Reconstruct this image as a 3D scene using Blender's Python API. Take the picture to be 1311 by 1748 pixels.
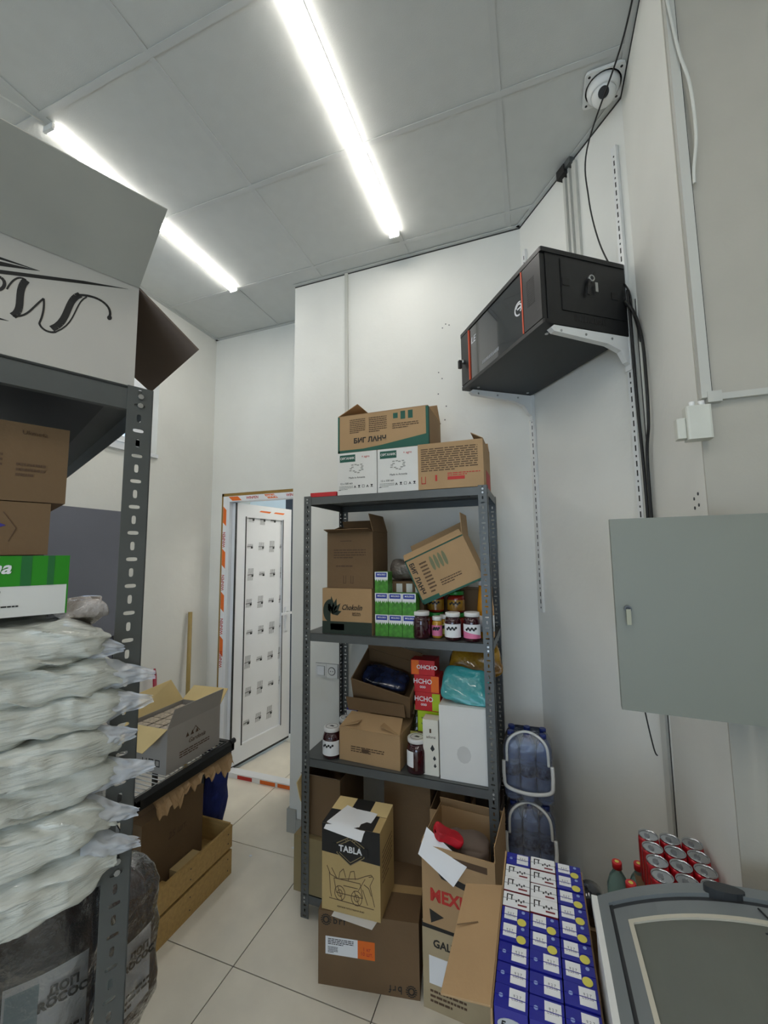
import bpy, math, random
from mathutils import Vector, Matrix, noise
random.seed(7)
for o in list(bpy.data.objects): bpy.data.objects.remove(o)
S = bpy.context.scene
COL = S.collection
R = math.radians

# ------------------------------------------------------------ camera
YAW, PITCH, ROLL, FPX, EYE = 19.9, 5.87, -0.664, 702.0, 1.65
y_, p_, r_ = R(YAW), R(PITCH), R(ROLL)
fw = Vector((-math.sin(y_)*math.cos(p_), math.cos(y_)*math.cos(p_), math.sin(p_)))
rt = Vector((math.cos(y_), math.sin(y_), 0)); up = rt.cross(fw)
R2 = math.cos(r_)*rt + math.sin(r_)*up; U2 = -math.sin(r_)*rt + math.cos(r_)*up
cd = bpy.data.cameras.new('camera'); cam = bpy.data.objects.new('camera', cd); COL.objects.link(cam)
cam.matrix_world = Matrix(((R2.x, U2.x, -fw.x, 0), (R2.y, U2.y, -fw.y, 0), (R2.z, U2.z, -fw.z, EYE), (0, 0, 0, 1)))
cd.sensor_fit = 'VERTICAL'; cd.sensor_height = 36; cd.lens = FPX/1748*36; cd.clip_start = .02; cd.clip_end = 60
S.camera = cam
# ------------------------------------------------------------ world, exposure
w = bpy.data.worlds.new('world'); S.world = w; w.use_nodes = True
w.node_tree.nodes['Background'].inputs[0].default_value = (.55, .75, 1, 1)
w.node_tree.nodes['Background'].inputs[1].default_value = 1.4
S.view_settings.view_transform = 'Standard'; S.view_settings.look = 'None'
S.view_settings.gamma = 1; S.view_settings.use_curve_mapping = False
S.view_settings.exposure = 1.26
LED_POWER = 13.0
# added fill standing in for daylight from an unseen front behind the camera
REAR_FILL_POWER = 2.0
al = bpy.data.lights.new('shopfront_daylight','AREA'); al.shape='RECTANGLE'; al.size=3.2; al.size_y=2.0; al.energy=REAR_FILL_POWER; al.color=(.96,.95,1.0)
ao = bpy.data.objects.new('shopfront_daylight',al); COL.objects.link(ao); ao.location=(-.45,-4.15,1.26); ao.rotation_euler=(R(90),0,0)

# ------------------------------------------------------------ materials
def lin(c): 
    c = c/255
    return c/12.92 if c <= .04045 else ((c+.055)/1.055)**2.4
def rgb(c): return (lin(c[0]), lin(c[1]), lin(c[2]), 1)
MC = {}
def mat(name, c=(200,200,200), rough=.6, metal=0, var=0.06, scale=8, bump=0, bscale=60, trans=0, spec=None, emit=0, alpha=1, stretch=None, c2=None, ior=None, coat=0, detail=4):
    if name in MC: return MC[name]
    m = bpy.data.materials.new(name); m.use_nodes = True; nt = m.node_tree
    b = nt.nodes['Principled BSDF']; N = nt.nodes.new; Lk = nt.links.new
    b.inputs['Roughness'].default_value = rough; b.inputs['Metallic'].default_value = metal
    b.inputs['Transmission Weight'].default_value = trans; b.inputs['Alpha'].default_value = alpha
    b.inputs['Coat Weight'].default_value = coat
    if ior: b.inputs['IOR'].default_value = ior
    if spec is not None: b.inputs['Specular IOR Level'].default_value = spec
    tc = N('ShaderNodeTexCoord'); mp = N('ShaderNodeMapping'); Lk(tc.outputs['Object'], mp.inputs[0])
    if stretch: mp.inputs['Scale'].default_value = stretch
    nz = N('ShaderNodeTexNoise'); nz.inputs['Scale'].default_value = scale; nz.inputs['Detail'].default_value = detail; Lk(mp.outputs[0], nz.inputs['Vector'])
    mr = N('ShaderNodeMapRange'); mr.inputs[1].default_value = .3; mr.inputs[2].default_value = .7; Lk(nz.outputs[0], mr.inputs[0])
    mx = N('ShaderNodeMix'); mx.data_type = 'RGBA'; Lk(mr.outputs[0], mx.inputs[0])
    a = rgb(c)
    mx.inputs[6].default_value = tuple(v*(1-var) for v in a[:3])+(1,)
    mx.inputs[7].default_value = rgb(c2) if c2 else tuple(min(1, v*(1+var)) for v in a[:3])+(1,)
    Lk(mx.outputs[2], b.inputs['Base Color'])
    if bump:
        n2 = N('ShaderNodeTexNoise'); n2.inputs['Scale'].default_value = bscale; n2.inputs['Detail'].default_value = 5; Lk(mp.outputs[0], n2.inputs['Vector'])
        bp = N('ShaderNodeBump'); bp.inputs['Strength'].default_value = bump; bp.inputs['Distance'].default_value = .01
        Lk(n2.outputs[0], bp.inputs['Height']); Lk(bp.outputs[0], b.inputs['Normal'])
    if emit:
        b.inputs['Emission Color'].default_value = a; b.inputs['Emission Strength'].default_value = emit
    MC[name] = m
    return m
WALL = mat('white_plaster', (226,226,219), .85, var=.03, scale=3, bump=.12, bscale=25)
WALL2 = mat('cream_plaster', (214,211,196), .85, var=.03, scale=3, bump=.1, bscale=25)
BEIGE = mat('beige_paint', (180,176,164), .8, var=.05, scale=4, bump=.08, bscale=40)
CEIL = mat('ceiling_tile', (200,202,198), .9, var=.02, scale=14, bump=.1, bscale=300)
TBAR = mat('t_bar_white', (196,198,195), .6, var=.02)
DARKJ = mat('dark_joint', (60,60,58), .9)
FLOOR = mat('grey_porcelain', (234,228,212), .32, var=.07, scale=5, bump=.02, bscale=60, detail=8)
GROUT = mat('grout', (88,85,78), .9)
PVC = mat('white_pvc', (232,235,238), .3, var=.01)
CARD = mat('cardboard', (178,146,106), .8, var=.05, scale=6, bump=.08, bscale=90)
CARDI = mat('cardboard_pale_inside', (222,198,142), .8, var=.05, scale=6)
CARDD = mat('cardboard_dark', (116,92,64), .82, var=.06, scale=6, bump=.08, bscale=90)
CARDW = mat('white_cardboard', (226,226,222), .6, var=.02, bump=.04)
CARDG = mat('greyed_white_cardboard', (196,192,184), .7, var=.03)
CARDIN = mat('brown_grey_cardboard', (112,98,88), .85, var=.05)
STEEL = mat('grey_painted_steel', (92,95,94), .42, .3, var=.05, scale=20)
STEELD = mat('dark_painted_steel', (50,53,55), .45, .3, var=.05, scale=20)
ZINC = mat('zinc', (180,182,182), .3, .9)
BLACK = mat('black_ink', (28,27,26), .6)
BROWNK = mat('brown_ink', (88,66,46), .7)
GREENK = mat('dark_green_ink', (24,88,72), .6, var=.08)
REDK = mat('red_ink', (190,48,40), .6)
ORANGEK = mat('orange_ink', (232,112,32), .6)
PAPER = mat('white_paper', (236,238,240), .6, var=.01)
TAPE = mat('parcel_tape', (190,160,112), .15, var=.03, coat=.5)
RACKB = mat('black_powder_coat', (29,30,31), .38, .2, var=.1, scale=30)
RACKG = mat('smoked_glass', (34,36,40), .08, 0, var=.05, coat=1)
ORSTR = mat('orange_strip', (212,84,50), .5)
WHITEM = mat('white_enamel', (222,223,220), .4, var=.02)
DUCT = mat('duct_plastic', (192,192,184), .45, var=.02)
WIRE = mat('black_cable', (22,22,22), .5)
WIREW = mat('white_cable', (205,206,198), .5)
PANELG = mat('grey_green_enamel', (130,133,122), .45, var=.03, scale=3)
BLUE = mat('deep_blue_carton', (30,34,150), .35, var=.06, coat=.3)
YELL = mat('yellow_sticker', (222,214,96), .4)
DRED = mat('dark_red_ink', (120,24,34), .5)
CANR = mat('red_can', (186,28,40), .25, .4, coat=.4)
ALU = mat('aluminium', (196,198,202), .22, 1, var=.05, scale=40)
FRZG = mat('grey_freezer_plastic', (118,124,126), .35, var=.04)
FRZD = mat('dark_grey_plastic', (52,55,58), .35)
FRZW = mat('freezer_white_body', (222,224,222), .35)
FGLASS = mat('freezer_glass', (150,154,146), .22, 0, trans=.55, ior=1.1, var=.03)
FRZI = mat('freezer_liner', (150,153,148), .5, var=.05)
GASK = mat('cream_gasket', (196,192,176), .5)
PET = mat('blue_pet', (205,218,240), .12, trans=.75, ior=1.2, var=.03)
PETG = mat('teal_pet', (170,205,200), .1, trans=.8, ior=1.2, var=.02)
REDCAP = mat('red_cap', (200,36,40), .35)
BLUECAP = mat('blue_cap', (28,48,120), .35)
FILM = mat('clear_film', (225,230,238), .12, trans=.9, ior=1.05, var=.01, bump=.5, bscale=30)
def filmmat(name,tint,k,bscale=25,bump=.8,haze=.06):
    m=mat(name,tint,.3,bump=bump,bscale=bscale); nt=m.node_tree; N=nt.nodes.new; Lk=nt.links.new
    out=[n for n in nt.nodes if n.type=='OUTPUT_MATERIAL'][0]; bp=[n for n in nt.nodes if n.type=='BUMP'][0]
    tr=N('ShaderNodeBsdfTransparent'); tr.inputs[0].default_value=rgb(tint); gl=N('ShaderNodeBsdfGlossy'); gl.inputs['Roughness'].default_value=.12; Lk(bp.outputs[0],gl.inputs['Normal'])
    fr=N('ShaderNodeFresnel'); fr.inputs[0].default_value=1.5; Lk(bp.outputs[0],fr.inputs['Normal']); mu=N('ShaderNodeMath'); mu.operation='MULTIPLY'; mu.inputs[1].default_value=k; mu.use_clamp=True; Lk(fr.outputs[0],mu.inputs[0])
    df=N('ShaderNodeBsdfDiffuse'); df.inputs[0].default_value=(.8,.8,.8,1); m0=N('ShaderNodeMixShader'); m0.inputs[0].default_value=haze; Lk(tr.outputs[0],m0.inputs[1]); Lk(df.outputs[0],m0.inputs[2])
    mx=N('ShaderNodeMixShader'); Lk(mu.outputs[0],mx.inputs[0]); Lk(m0.outputs[0],mx.inputs[1]); Lk(gl.outputs[0],mx.inputs[2]); Lk(mx.outputs[0],out.inputs[0]); return m
FILMA = filmmat('wrap_film',(246,247,250),2.6,haze=.03,bump=1.0,bscale=38)
MILKY = mat('milky_plastic', (214,217,209), .26, trans=.12, var=.06, scale=9, bump=1.0, bscale=16, stretch=(.7,2.5,6), coat=.35)
MILKY2 = mat('crinkled_clear_plastic', (214,218,224), .14, alpha=.6, var=.04, bump=.8, bscale=22)
DKBROWN = mat('dark_brown_pouch', (52,36,34), .25, var=.35, scale=7, bump=.5, bscale=18, c2=(78,56,50), coat=.5)
LAMPM = mat('led_diffuser', (254,249,243), .5, emit=LED_POWER)
WOOD = mat('pale_wood', (186,152,92), .6, var=.12, scale=5, stretch=(1,14,14), bump=.05)
OLIVEW = mat('broom_handle_wood', (150,128,72), .5, var=.12, scale=6)
NAVY = mat('navy_fabric', (26,42,110), .8, var=.2, scale=14, bump=.3)
GREENC = mat('milk_green', (70,140,44), .45, var=.3, scale=60)
GREENB = mat('bright_green', (36,140,22), .45)
GREENT = mat('teal_green', (30,108,52), .45)
JAMR = mat('dark_jam', (52,12,22), .08, var=.2, coat=.8)
JARY = mat('amber_jam', (190,140,40), .08, coat=.8)
PINK = mat('pink_label', (222,120,160), .4)
WLID = mat('white_lid', (228,228,226), .3)
GLID = mat('green_lid', (30,130,50), .3)
ORJ = mat('orange_juice', (224,150,30), .1, coat=.8)
OLIVE = mat('olive_glass', (30,34,14), .06, coat=.8)
OLLAB = mat('olive_label', (206,204,110), .5)
REDP = mat('red_packet', (196,28,36), .4, var=.05)
LIME = mat('lime_packet', (172,200,24), .4, var=.05)
TEAL = mat('teal_bag', (64,158,160), .22, var=.12, scale=16, bump=.5, bscale=30, coat=.4)
YBAG = mat('yellow_bag', (222,170,40), .25, var=.3, scale=12, bump=.4, c2=(120,80,30), coat=.4)
GREYP = mat('slate_panel', (112,114,124), .5, var=.05, scale=3)
MAROON = mat('maroon_crayon', (150,20,50), .4)

# ------------------------------------------------------------ mesh helpers
class B:
    def __init__(s): s.v=[]; s.f=[]; s.m=[]; s.mats=[]; s.M=Matrix(); s.sm=[]
    def mi(s, m):
        if m not in s.mats: s.mats.append(m)
        return s.mats.index(m)
    def add(s, vs, fs, m, smooth=False):
        k=len(s.v); s.v += [tuple(s.M @ Vector(p)) for p in vs]; i=s.mi(m)
        for f in fs: s.f.append(tuple(k+j for j in f)); s.m.append(i); s.sm.append(smooth)
        return s
    def box(s, x0,x1,y0,y1,z0,z1,m,bev=0):
        if bev>0:
            pr=[]
            for (cx,cy,a0) in ((x1-bev,y1-bev,0),(x0+bev,y1-bev,90),(x0+bev,y0+bev,180),(x1-bev,y0+bev,270)):
                for a in (0,45,90): pr.append((cx+bev*math.cos(R(a0+a)), cy+bev*math.sin(R(a0+a))))
            return s.prism(pr,z0,z1,m)
        vs=[(x0,y0,z0),(x1,y0,z0),(x1,y1,z0),(x0,y1,z0),(x0,y0,z1),(x1,y0,z1),(x1,y1,z1),(x0,y1,z1)]
        return s.add(vs,[(0,3,2,1),(4,5,6,7),(0,1,5,4),(1,2,6,5),(2,3,7,6),(3,0,4,7)],m)
    def prism(s, poly, a, b, m, axis='z', smooth=False):
        n=len(poly)
        def q(p,h): return {'z':(p[0],p[1],h),'y':(p[0],h,p[1]),'x':(h,p[0],p[1])}[axis]
        vs=[q(p,a) for p in poly]+[q(p,b) for p in poly]
        s.add(vs,[tuple(range(n))[::-1],tuple(range(n,2*n))],m)
        return s.add(vs,[(i,(i+1)%n,n+(i+1)%n,n+i) for i in range(n)],m,smooth)
    def lathe(s, prof, m, c=(0,0,0), seg=20, smooth=True):
        vs=[];fs=[];n=len(prof)
        for (r,z) in prof:
            for k in range(seg):
                a=2*math.pi*k/seg; vs.append((c[0]+r*math.cos(a),c[1]+r*math.sin(a),c[2]+z))
        for i in range(n-1):
            for k in range(seg):
                k2=(k+1)%seg; fs.append((i*seg+k,i*seg+k2,(i+1)*seg+k2,(i+1)*seg+k))
        s.add(vs,fs,m,smooth)
        return s.add(vs,[tuple(range(seg))[::-1],tuple(range((n-1)*seg,n*seg))],m)
    def cyl(s, p, q, r, m, seg=12, r2=None, smooth=True):
        p=Vector(p);q=Vector(q);d=(q-p).normalized();a=d.orthogonal().normalized();b=d.cross(a);r2=r if r2 is None else r2
        vs=[p+r*(a*math.cos(2*math.pi*k/seg)+b*math.sin(2*math.pi*k/seg)) for k in range(seg)]+[q+r2*(a*math.cos(2*math.pi*k/seg)+b*math.sin(2*math.pi*k/seg)) for k in range(seg)]
        s.add(vs,[(k,(k+1)%seg,seg+(k+1)%seg,seg+k) for k in range(seg)],m,smooth)
        return s.add(vs,[tuple(range(seg))[::-1],tuple(range(seg,2*seg))],m)
    def tube(s, pts, r, m, seg=8):
        pts=[Vector(p) for p in pts]; vs=[];fs=[];pa=None
        for i,p in enumerate(pts):
            d=(pts[min(i+1,len(pts)-1)]-pts[max(i-1,0)]).normalized()
            a=(pa-d*pa.dot(d)).normalized() if pa is not None else d.orthogonal().normalized()
            pa=a;b=d.cross(a)
            vs+=[p+r*(a*math.cos(2*math.pi*k/seg)+b*math.sin(2*math.pi*k/seg)) for k in range(seg)]
        for i in range(len(pts)-1):
            for k in range(seg): fs.append((i*seg+k,i*seg+(k+1)%seg,(i+1)*seg+(k+1)%seg,(i+1)*seg+k))
        s.add(vs,fs,m,True)
        n=len(pts)*seg
        return s.add(vs,[tuple(range(seg))[::-1],tuple(range(n-seg,n))],m)
    def grid(s, fn, nu, nv, m, smooth=True, closed=False):
        vs=[fn(i/(nu-1),j/(nv-1)) for j in range(nv) for i in range(nu)]
        fs=[(j*nu+i,j*nu+i+1,(j+1)*nu+i+1,(j+1)*nu+i) for j in range(nv-1) for i in range(nu-1)]
        return s.add(vs,fs,m,smooth)
    def slab(s, corners, nrm, t, m):
        # thin plate: 4+ corners, thickness t along nrm
        n=len(corners); nv=Vector(nrm).normalized()*t
        vs=[Vector(c) for c in corners]+[Vector(c)+nv for c in corners]
        return s.add(vs,[tuple(range(n))[::-1],tuple(range(n,2*n))]+[(i,(i+1)%n,n+(i+1)%n,n+i) for i in range(n)],m)
    def mk(s, name, parent=None, label=None, weld=False):
        me=bpy.data.meshes.new(name); me.from_pydata([tuple(v) for v in s.v],[],s.f)
        for m in s.mats: me.materials.append(m)
        me.polygons.foreach_set('material_index',s.m); me.polygons.foreach_set('use_smooth',s.sm)
        me.update()
        import bmesh
        bm=bmesh.new(); bm.from_mesh(me); bmesh.ops.remove_doubles(bm,verts=bm.verts,dist=1e-6); bmesh.ops.recalc_face_normals(bm,faces=bm.faces); bm.to_mesh(me); bm.free()
        o=bpy.data.objects.new(name,me); COL.objects.link(o)
        if parent: o.parent=parent
        if label: o['label']=label
        return o
def tag(o,label=None,cat=None,group=None,kind=None):
    if label: o['label']=label
    if cat: o['category']=cat
    if group: o['group']=group
    if kind: o['kind']=kind
    return o
def thing(name,label,cat,loc=(0,0,0),rz=0,group=None,rot=None):
    o=bpy.data.objects.new(name,None); COL.objects.link(o); o.empty_display_size=.05
    o.location=loc; o.rotation_euler=rot if rot else (0,0,R(rz))
    return tag(o,label,cat,group)
def dup(root,loc,rz=None,label=None,group=None):
    r=root.copy(); COL.objects.link(r); r.location=loc
    if rz is not None: r.rotation_euler=(0,0,R(rz))
    if label: r['label']=label
    if group: r['group']=group
    for ch in list(root.children):
        c=ch.copy(); COL.objects.link(c); c.parent=r
        for g in list(ch.children):
            d=g.copy(); COL.objects.link(d); d.parent=c
    return r
def struct(b,name,parent=None):
    o=b.mk(name,parent); 
    if not parent: o['kind']='structure'
    return o
TC={}
def text(txt,size,m,parent,loc,rot=(90,0,0),shear=0,name='lettering',ext=.0003,sx=1,bold=0,align='CENTER',spacing=1):
    key=(txt,size,m.name,shear,ext,sx,bold,align,spacing)
    if key not in TC:
        c=bpy.data.curves.new('t','FONT'); c.body=txt; c.size=size; c.align_x=align; c.align_y='CENTER'; c.extrude=ext; c.resolution_u=2; c.shear=shear; c.offset=bold; c.space_line=.9; c.space_character=spacing
        o=bpy.data.objects.new('t',c); COL.objects.link(o)
        dg=bpy.context.evaluated_depsgraph_get(); me=bpy.data.meshes.new_from_object(o.evaluated_get(dg))
        bpy.data.objects.remove(o); bpy.data.curves.remove(c)
        me.transform(Matrix.Diagonal((sx,1,1,1))); me.materials.clear(); me.materials.append(m); me.name='lettering'; TC[key]=me
    o=bpy.data.objects.new(name,TC[key]); COL.objects.link(o); o.parent=parent; o.location=loc; o.rotation_euler=[R(a) for a in rot]
    return o
def smallprint(b,x0,x1,z0,z1,rows,y,m,words=True,h=.45):
    # rows of printed words as thin bars on a face that looks along -Y
    dz=(z1-z0)/rows
    for i in range(rows):
        x=x0; zz=z1-(i+.5)*dz
        end=x1 if i<rows-1 else x0+(x1-x0)*.6
        while x<end:
            wd=(x1-x0)*random.uniform(.05,.16); e=min(x+wd,end)
            b.box(x,e,y-.0004,y,zz-dz*h/2,zz+dz*h/2,m); x=e+(x1-x0)*.02

# ================================================================ STRUCTURE
H=3.487; LX=-2.476; BY=2.675; PY=2.298; PX=-1.462
A0=Vector((.006,2.298)); A1=Vector((.416,1.735)); CY=1.247; RX=1.6; RY=-4.2
T=.15
# walls
b=B(); b.box(LX-T,LX,RY,1.52,0,H,WALL); b.box(LX-T,LX,2.13,BY+T,0,H,WALL); b.box(LX-T,LX,1.52,2.13,0,2.36,WALL); b.box(LX-T,LX,1.52,2.13,3.02,H,WALL)
wl=struct(b,'wall_left')
DX0,DX1,DZ=-2.372,-1.56,2.155
b=B(); b.box(LX,DX0,BY,BY+T,0,H,WALL); b.box(DX0,DX1,BY,BY+T,DZ,H,WALL); b.box(DX1,PX,BY,BY+T,0,H,WALL)
b.mk('wall_back')['kind']='structure'
b=B(); b.prism([(PX,PY),(A0.x,A0.y),(A0.x,BY+T),(PX,BY+T)],0,H,WALL); struct(b,'wall_back_pier')
d=(A1-A0).normalized(); nn=Vector((-d.y,d.x)); nn=Vector((.8169,.5768))
b=B(); b.prism([tuple(A0),tuple(A1),tuple(A1+nn*.5),tuple(A0+nn*.5)],0,H,WALL); struct(b,'wall_right_angled')
b=B(); b.box(.416,RX+.1,CY+.002,1.76,0,H,WALL); struct(b,'wall_right_pier')
b=B(); b.box(.4163,RX,CY-.004,CY+.002,0,H,BEIGE); struct(b,'wall_right_pier_face')
b=B(); b.box(RX,RX+T,RY,CY,0,H,BEIGE); struct(b,'wall_right')
b=B(); b.box(LX-T,-2.1,RY-T,RY,0,H,WALL2); b.box(1.2,RX+T,RY-T,RY,0,H,WALL2); b.box(-2.1,1.2,RY-T,RY,0,.22,WALL2); b.box(-2.1,1.2,RY-T,RY,2.3,H,WALL2); struct(b,'wall_rear')
# next room behind the door
b=B(); b.box(-3.6,-.6,4.6,4.7,0,2.7,WALL); b.box(-3.7,-3.6,BY+T,4.7,0,2.7,WALL); b.box(-.7,-.6,BY+T,4.7,0,2.7,WALL); b.box(-3.7,-.6,BY+T,4.7,2.7,2.8,WALL); struct(b,'wall_next_room')
b=B(); b.box(-2.29,-1.9,3.47,3.95,0,2.65,mat('dark_cupboard',(26,27,32),.6)); o=b.mk('dark_cupboard'); tag(o,'tall black cupboard seen past the edge of the open white door','cupboard')  # black panel added as the shade in the gap beside the leaf
# floor
fl=struct(B().box(LX-T,RX+T,RY-T,BY+.2,-.06,-.004,GROUT).box(-3.7,-.6,BY+.2,4.7,-.06,-.004,GROUT),'floor')
tm=None; gx=-1.22; gy=1.516; ts=.6
for i in range(-5,6):
    for j in range(-10,6):
        x0,y0=gx+i*ts,gy+j*ts
        x1,y1=x0+ts,y0+ts
        cx0,cx1,cy0,cy1=max(x0,LX if y1<BY+.2 else -3.6),min(x1,RX),max(y0,RY),min(y1,4.6)
        if cx1-cx0<.02 or cy1-cy0<.02 or (y0>BY and x0>-.7): continue
        g=.0022
        full=abs(cx1-cx0-ts)<1e-4 and abs(cy1-cy0-ts)<1e-4
        if full and tm:
            o=bpy.data.objects.new('floor_tile',tm); COL.objects.link(o)
        else:
            bb=B(); bb.box(g,cx1-cx0-g,g,cy1-cy0-g,-.004,0,FLOOR); o=bb.mk('floor_tile')
            if full: tm=o.data
        o.location=(cx0,cy0,0); o.parent=fl
# ceiling: backing slab, T-bars, tiles
cl=struct(B().box(LX-T,RX+T,RY-T,BY+T,H+.02,H+.1,DARKJ),'ceiling')
cx=[-2.45+.5995*i for i in range(-1,8)]; cy=[.963+.6*j for j in range(-6,4)]
cy=[-4.437,-3.837,-3.237,-2.637,-2.037,-1.437,-.837,-.237,.363,.963,1.553,2.172,2.772]
bt=B()
for x in cx[1:]:
    if x<RX: bt.box(x-.012,x+.012,RY,BY,H,H+.003,TBAR)
for y in cy:
    if RY<y<BY: bt.box(LX,RX,y-.012,y+.012,H-.0004,H+.0026,TBAR)
bt.mk('ceiling_grid',cl)
for i in range(len(cx)-1):
    for j in range(len(cy)-1):
        x0,x1=max(cx[i],LX),min(cx[i+1],RX); y0,y1=max(cy[j],RY),min(cy[j+1],BY)
        if x1-x0<.02 or y1-y0<.02: continue
        bb=B(); bb.box(x0+.006,x1-.006,y0+.006,y1-.006,H+.004,H+.014,CEIL); bb.mk('ceiling_tile',cl)
# perimeter angle trim
def strip2(p,q,z0,z1,t,m,b):
    p=Vector(p);q=Vector(q);d=(q-p).normalized();n=Vector((d.y,-d.x))*t
    b.prism([tuple(p),tuple(q),tuple(q+n),tuple(p+n)],z0,z1,m)
b=B()
for p,q in (((PX,PY),(A0.x,A0.y)),((A0.x,A0.y),(A1.x,A1.y)),((A1.x,A1.y),(A1.x,CY)),((LX,BY),(PX,BY)),((LX,RY),(LX,BY))):
    strip2(p,q,H-.003,H,.024,TBAR,b)
o=b.mk('trim_1'); o['kind']='structure'
b=B()
for p,q in (((PX,PY),(A0.x,A0.y)),((A0.x,A0.y),(A1.x,A1.y)),((A1.x,A1.y),(A1.x,CY))):
    strip2(p,q,H-.009,H-.003,.003,DARKJ,b)
o=b.mk('trim_2'); o['kind']='structure'
# pier corner skirting
b=B(); b.box(PX-.012,PX+.05,PY-.012,PY,0,.13,mat('grey_skirting',(168,168,160),.6)); b.box(PX-.012,PX,PY,BY,0,.13,MC['grey_skirting']); b.box(PX+.05,A0.x,PY-.01,PY,0,.08,MC['grey_skirting'])
b.mk('baseboard_back')['kind']='structure'
# window on left wall
win=B(); 
fy0,fy1,fz0,fz1,fx=1.52,2.13,2.36,3.02,LX-.09
for (a0,a1,c0,c1) in ((fy0,fy1,fz0,fz0+.05),(fy0,fy1,fz1-.05,fz1),(fy0,fy0+.05,fz0,fz1),(fy1-.06,fy1,fz0,fz1)):
    win.box(fx-.03,fx+.03,a0,a1,c0,c1,PVC)
wo=win.mk('window_1'); wo['kind']='structure'
b=B()
for (a0,a1,c0,c1) in ((fy0+.05,fy1-.06,fz0+.05,fz0+.09),(fy0+.05,fy1-.06,fz1-.09,fz1-.05),(fy0+.05,fy0+.09,fz0+.05,fz1-.05),(fy1-.17,fy1-.065,fz0+.05,fz1-.05)):
    b.box(fx-.012,fx+.045,a0,a1,c0,c1,PVC)
b.mk('sash',wo)
B().box(fx-.006,fx,fy0+.09,fy1-.17,fz0+.09,fz1-.09,mat('window_glass',(235,242,250),.03,trans=1,ior=1.01,var=0)).mk('pane',wo)
B().box(LX-.06,LX+.02,fy0-.0,fy1,fz0-.02,fz0+.004,PVC).mk('window_sill',wo)
# corner / surface conduits on walls
def wallpt(s,z,off=0): # on the angled wall: s along, off into the room
    p=A0+(A1-A0).normalized()*s-nn*off
    return Vector((p.x,p.y,z))
def wallbox(b,s0,s1,z0,z1,t,m,o0=0):
    c=[wallpt(s0,0,o0),wallpt(s1,0,o0),wallpt(s1,0,o0+t),wallpt(s0,0,o0+t)]
    b.prism([(p.x,p.y) for p in c],z0,z1,m)
b=B(); b.box(-1.083,-1.062,PY-.012,PY,1.95,H-.005,DUCT); o=b.mk('cable_duct'); tag(o,'thin white cable duct rising up the back wall to ceiling','duct','')
o['group']='white cable ducts on the walls'
DUCTG='white cable ducts on the walls'
for s,lab in ((.372,'thin white duct above the wall rack, leftmost of three'),(.402,'thin white duct above the wall rack, middle of three'),(.437,'white duct above the wall rack, rightmost and widest of three')):
    b=B(); wd=.022 if s>.42 else .013; wallbox(b,s-wd/2,s+wd/2,2.5,H-.03,.014,DUCT); o=b.mk('cable_duct'); tag(o,lab,'duct',DUCTG)
b=B(); wallbox(b,.668,.688,0,2.62,.014,DUCT); wallbox(b,.6885,.6905,0,2.62,.002,DARKJ); o=b.mk('cable_duct'); tag(o,'tall white duct in the corner right of the wall rack','duct',DUCTG)
b=B(); b.box(.418,.44,CY-.022,CY-.004,2.035,H-.01,DUCT); b.box(.4405,.4435,CY-.016,CY-.004,2.035,H-.01,DARKJ); o=b.mk('cable_duct'); tag(o,'white vertical duct along edge of beige pier above the junction box','duct',DUCTG)
b=B(); b.box(.44,RX,CY-.018,CY-.004,2.028,2.044,DUCT); b.box(.43,.46,CY-.024,CY-.004,2.022,2.05,DUCT); o=b.mk('cable_duct'); tag(o,'horizontal white duct crossing the beige pier face','duct',DUCTG)
# dark cable hole at the top of the three ducts
b=B(); wallbox(b,.35,.40,H-.055,H-.01,.035,BLACK); wallbox(b,.40,.435,H-.035,H-.005,.03,STEEL); o=b.mk('cable_outlet'); tag(o,'black cable outlet under the ceiling above the three ducts','outlet')

# ================================================================ DOOR
dr=bpy.data.objects.new('door_1',None); COL.objects.link(dr); dr['kind']='structure'
b=B(); fyy=BY-.005
b.box(-2.352,-2.29,fyy,fyy+.07,.03,2.13,PVC); b.box(-2.29,-1.60,fyy,fyy+.07,2.085,2.13,PVC); b.box(-1.62,-1.56,fyy,fyy+.07,.03,2.13,PVC); b.box(-2.352,-1.56,fyy,fyy+.07,0.0,.035,PVC)
b.mk('door_frame',dr)
b=B(); b.box(DX0,-2.353,BY+.002,BY+.05,0,DZ,mat('dried_foam',(150,120,60),.9,bump=.5)); b.box(DX0,DX1,BY+.002,BY+.05,2.131,DZ,MC['dried_foam']); b.mk('foam_filler',dr)
# protective tape on the frame
b=B(); b.box(-2.350,-2.318,fyy-.0008,fyy,.6,2.128,PAPER); b.box(-2.30,-1.565,fyy-.0008,fyy,2.092,2.126,PAPER); b.box(-2.25,-1.60,fyy-.0008,fyy,.0,.03,PAPER)
k=0; z=2.05
while z>.75:
    if k%2==0: b.prism([(-2.350,z),(-2.318,z-.03),(-2.318,z-.16),(-2.350,z-.13)],fyy-.0012,fyy-.0008,ORANGEK,'y')
    z-=.17; k+=1
for x in (-2.30,-1.96,-1.68): b.prism([(x,2.126),(x+.09,2.126),(x+.13,2.092),(x+.04,2.092)],fyy-.0012,fyy-.0008,ORANGEK,'y')
for x in (-2.15,-1.95,-1.8): b.box(x,x+.13,fyy-.0012,fyy-.0008,.002,.028,REDK if x<-2 else ORANGEK)
b.mk('protective_tape',dr,'white tape with orange flashes and brand lettering')
for z in (1.78,1.44,1.10,.85): text('WINPEN',.036,REDK,dr,(-2.334,fyy-.0016,z),(90,-90,0),bold=.0006,sx=.9)
text('WINPEN',.03,REDK,dr,(-2.07,fyy-.0016,2.108),(90,0,0),bold=.0005); text('WINPEN',.03,PAPER,dr,(-1.88,fyy-.0016,2.108),(90,0,0),bold=.0005)
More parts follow.
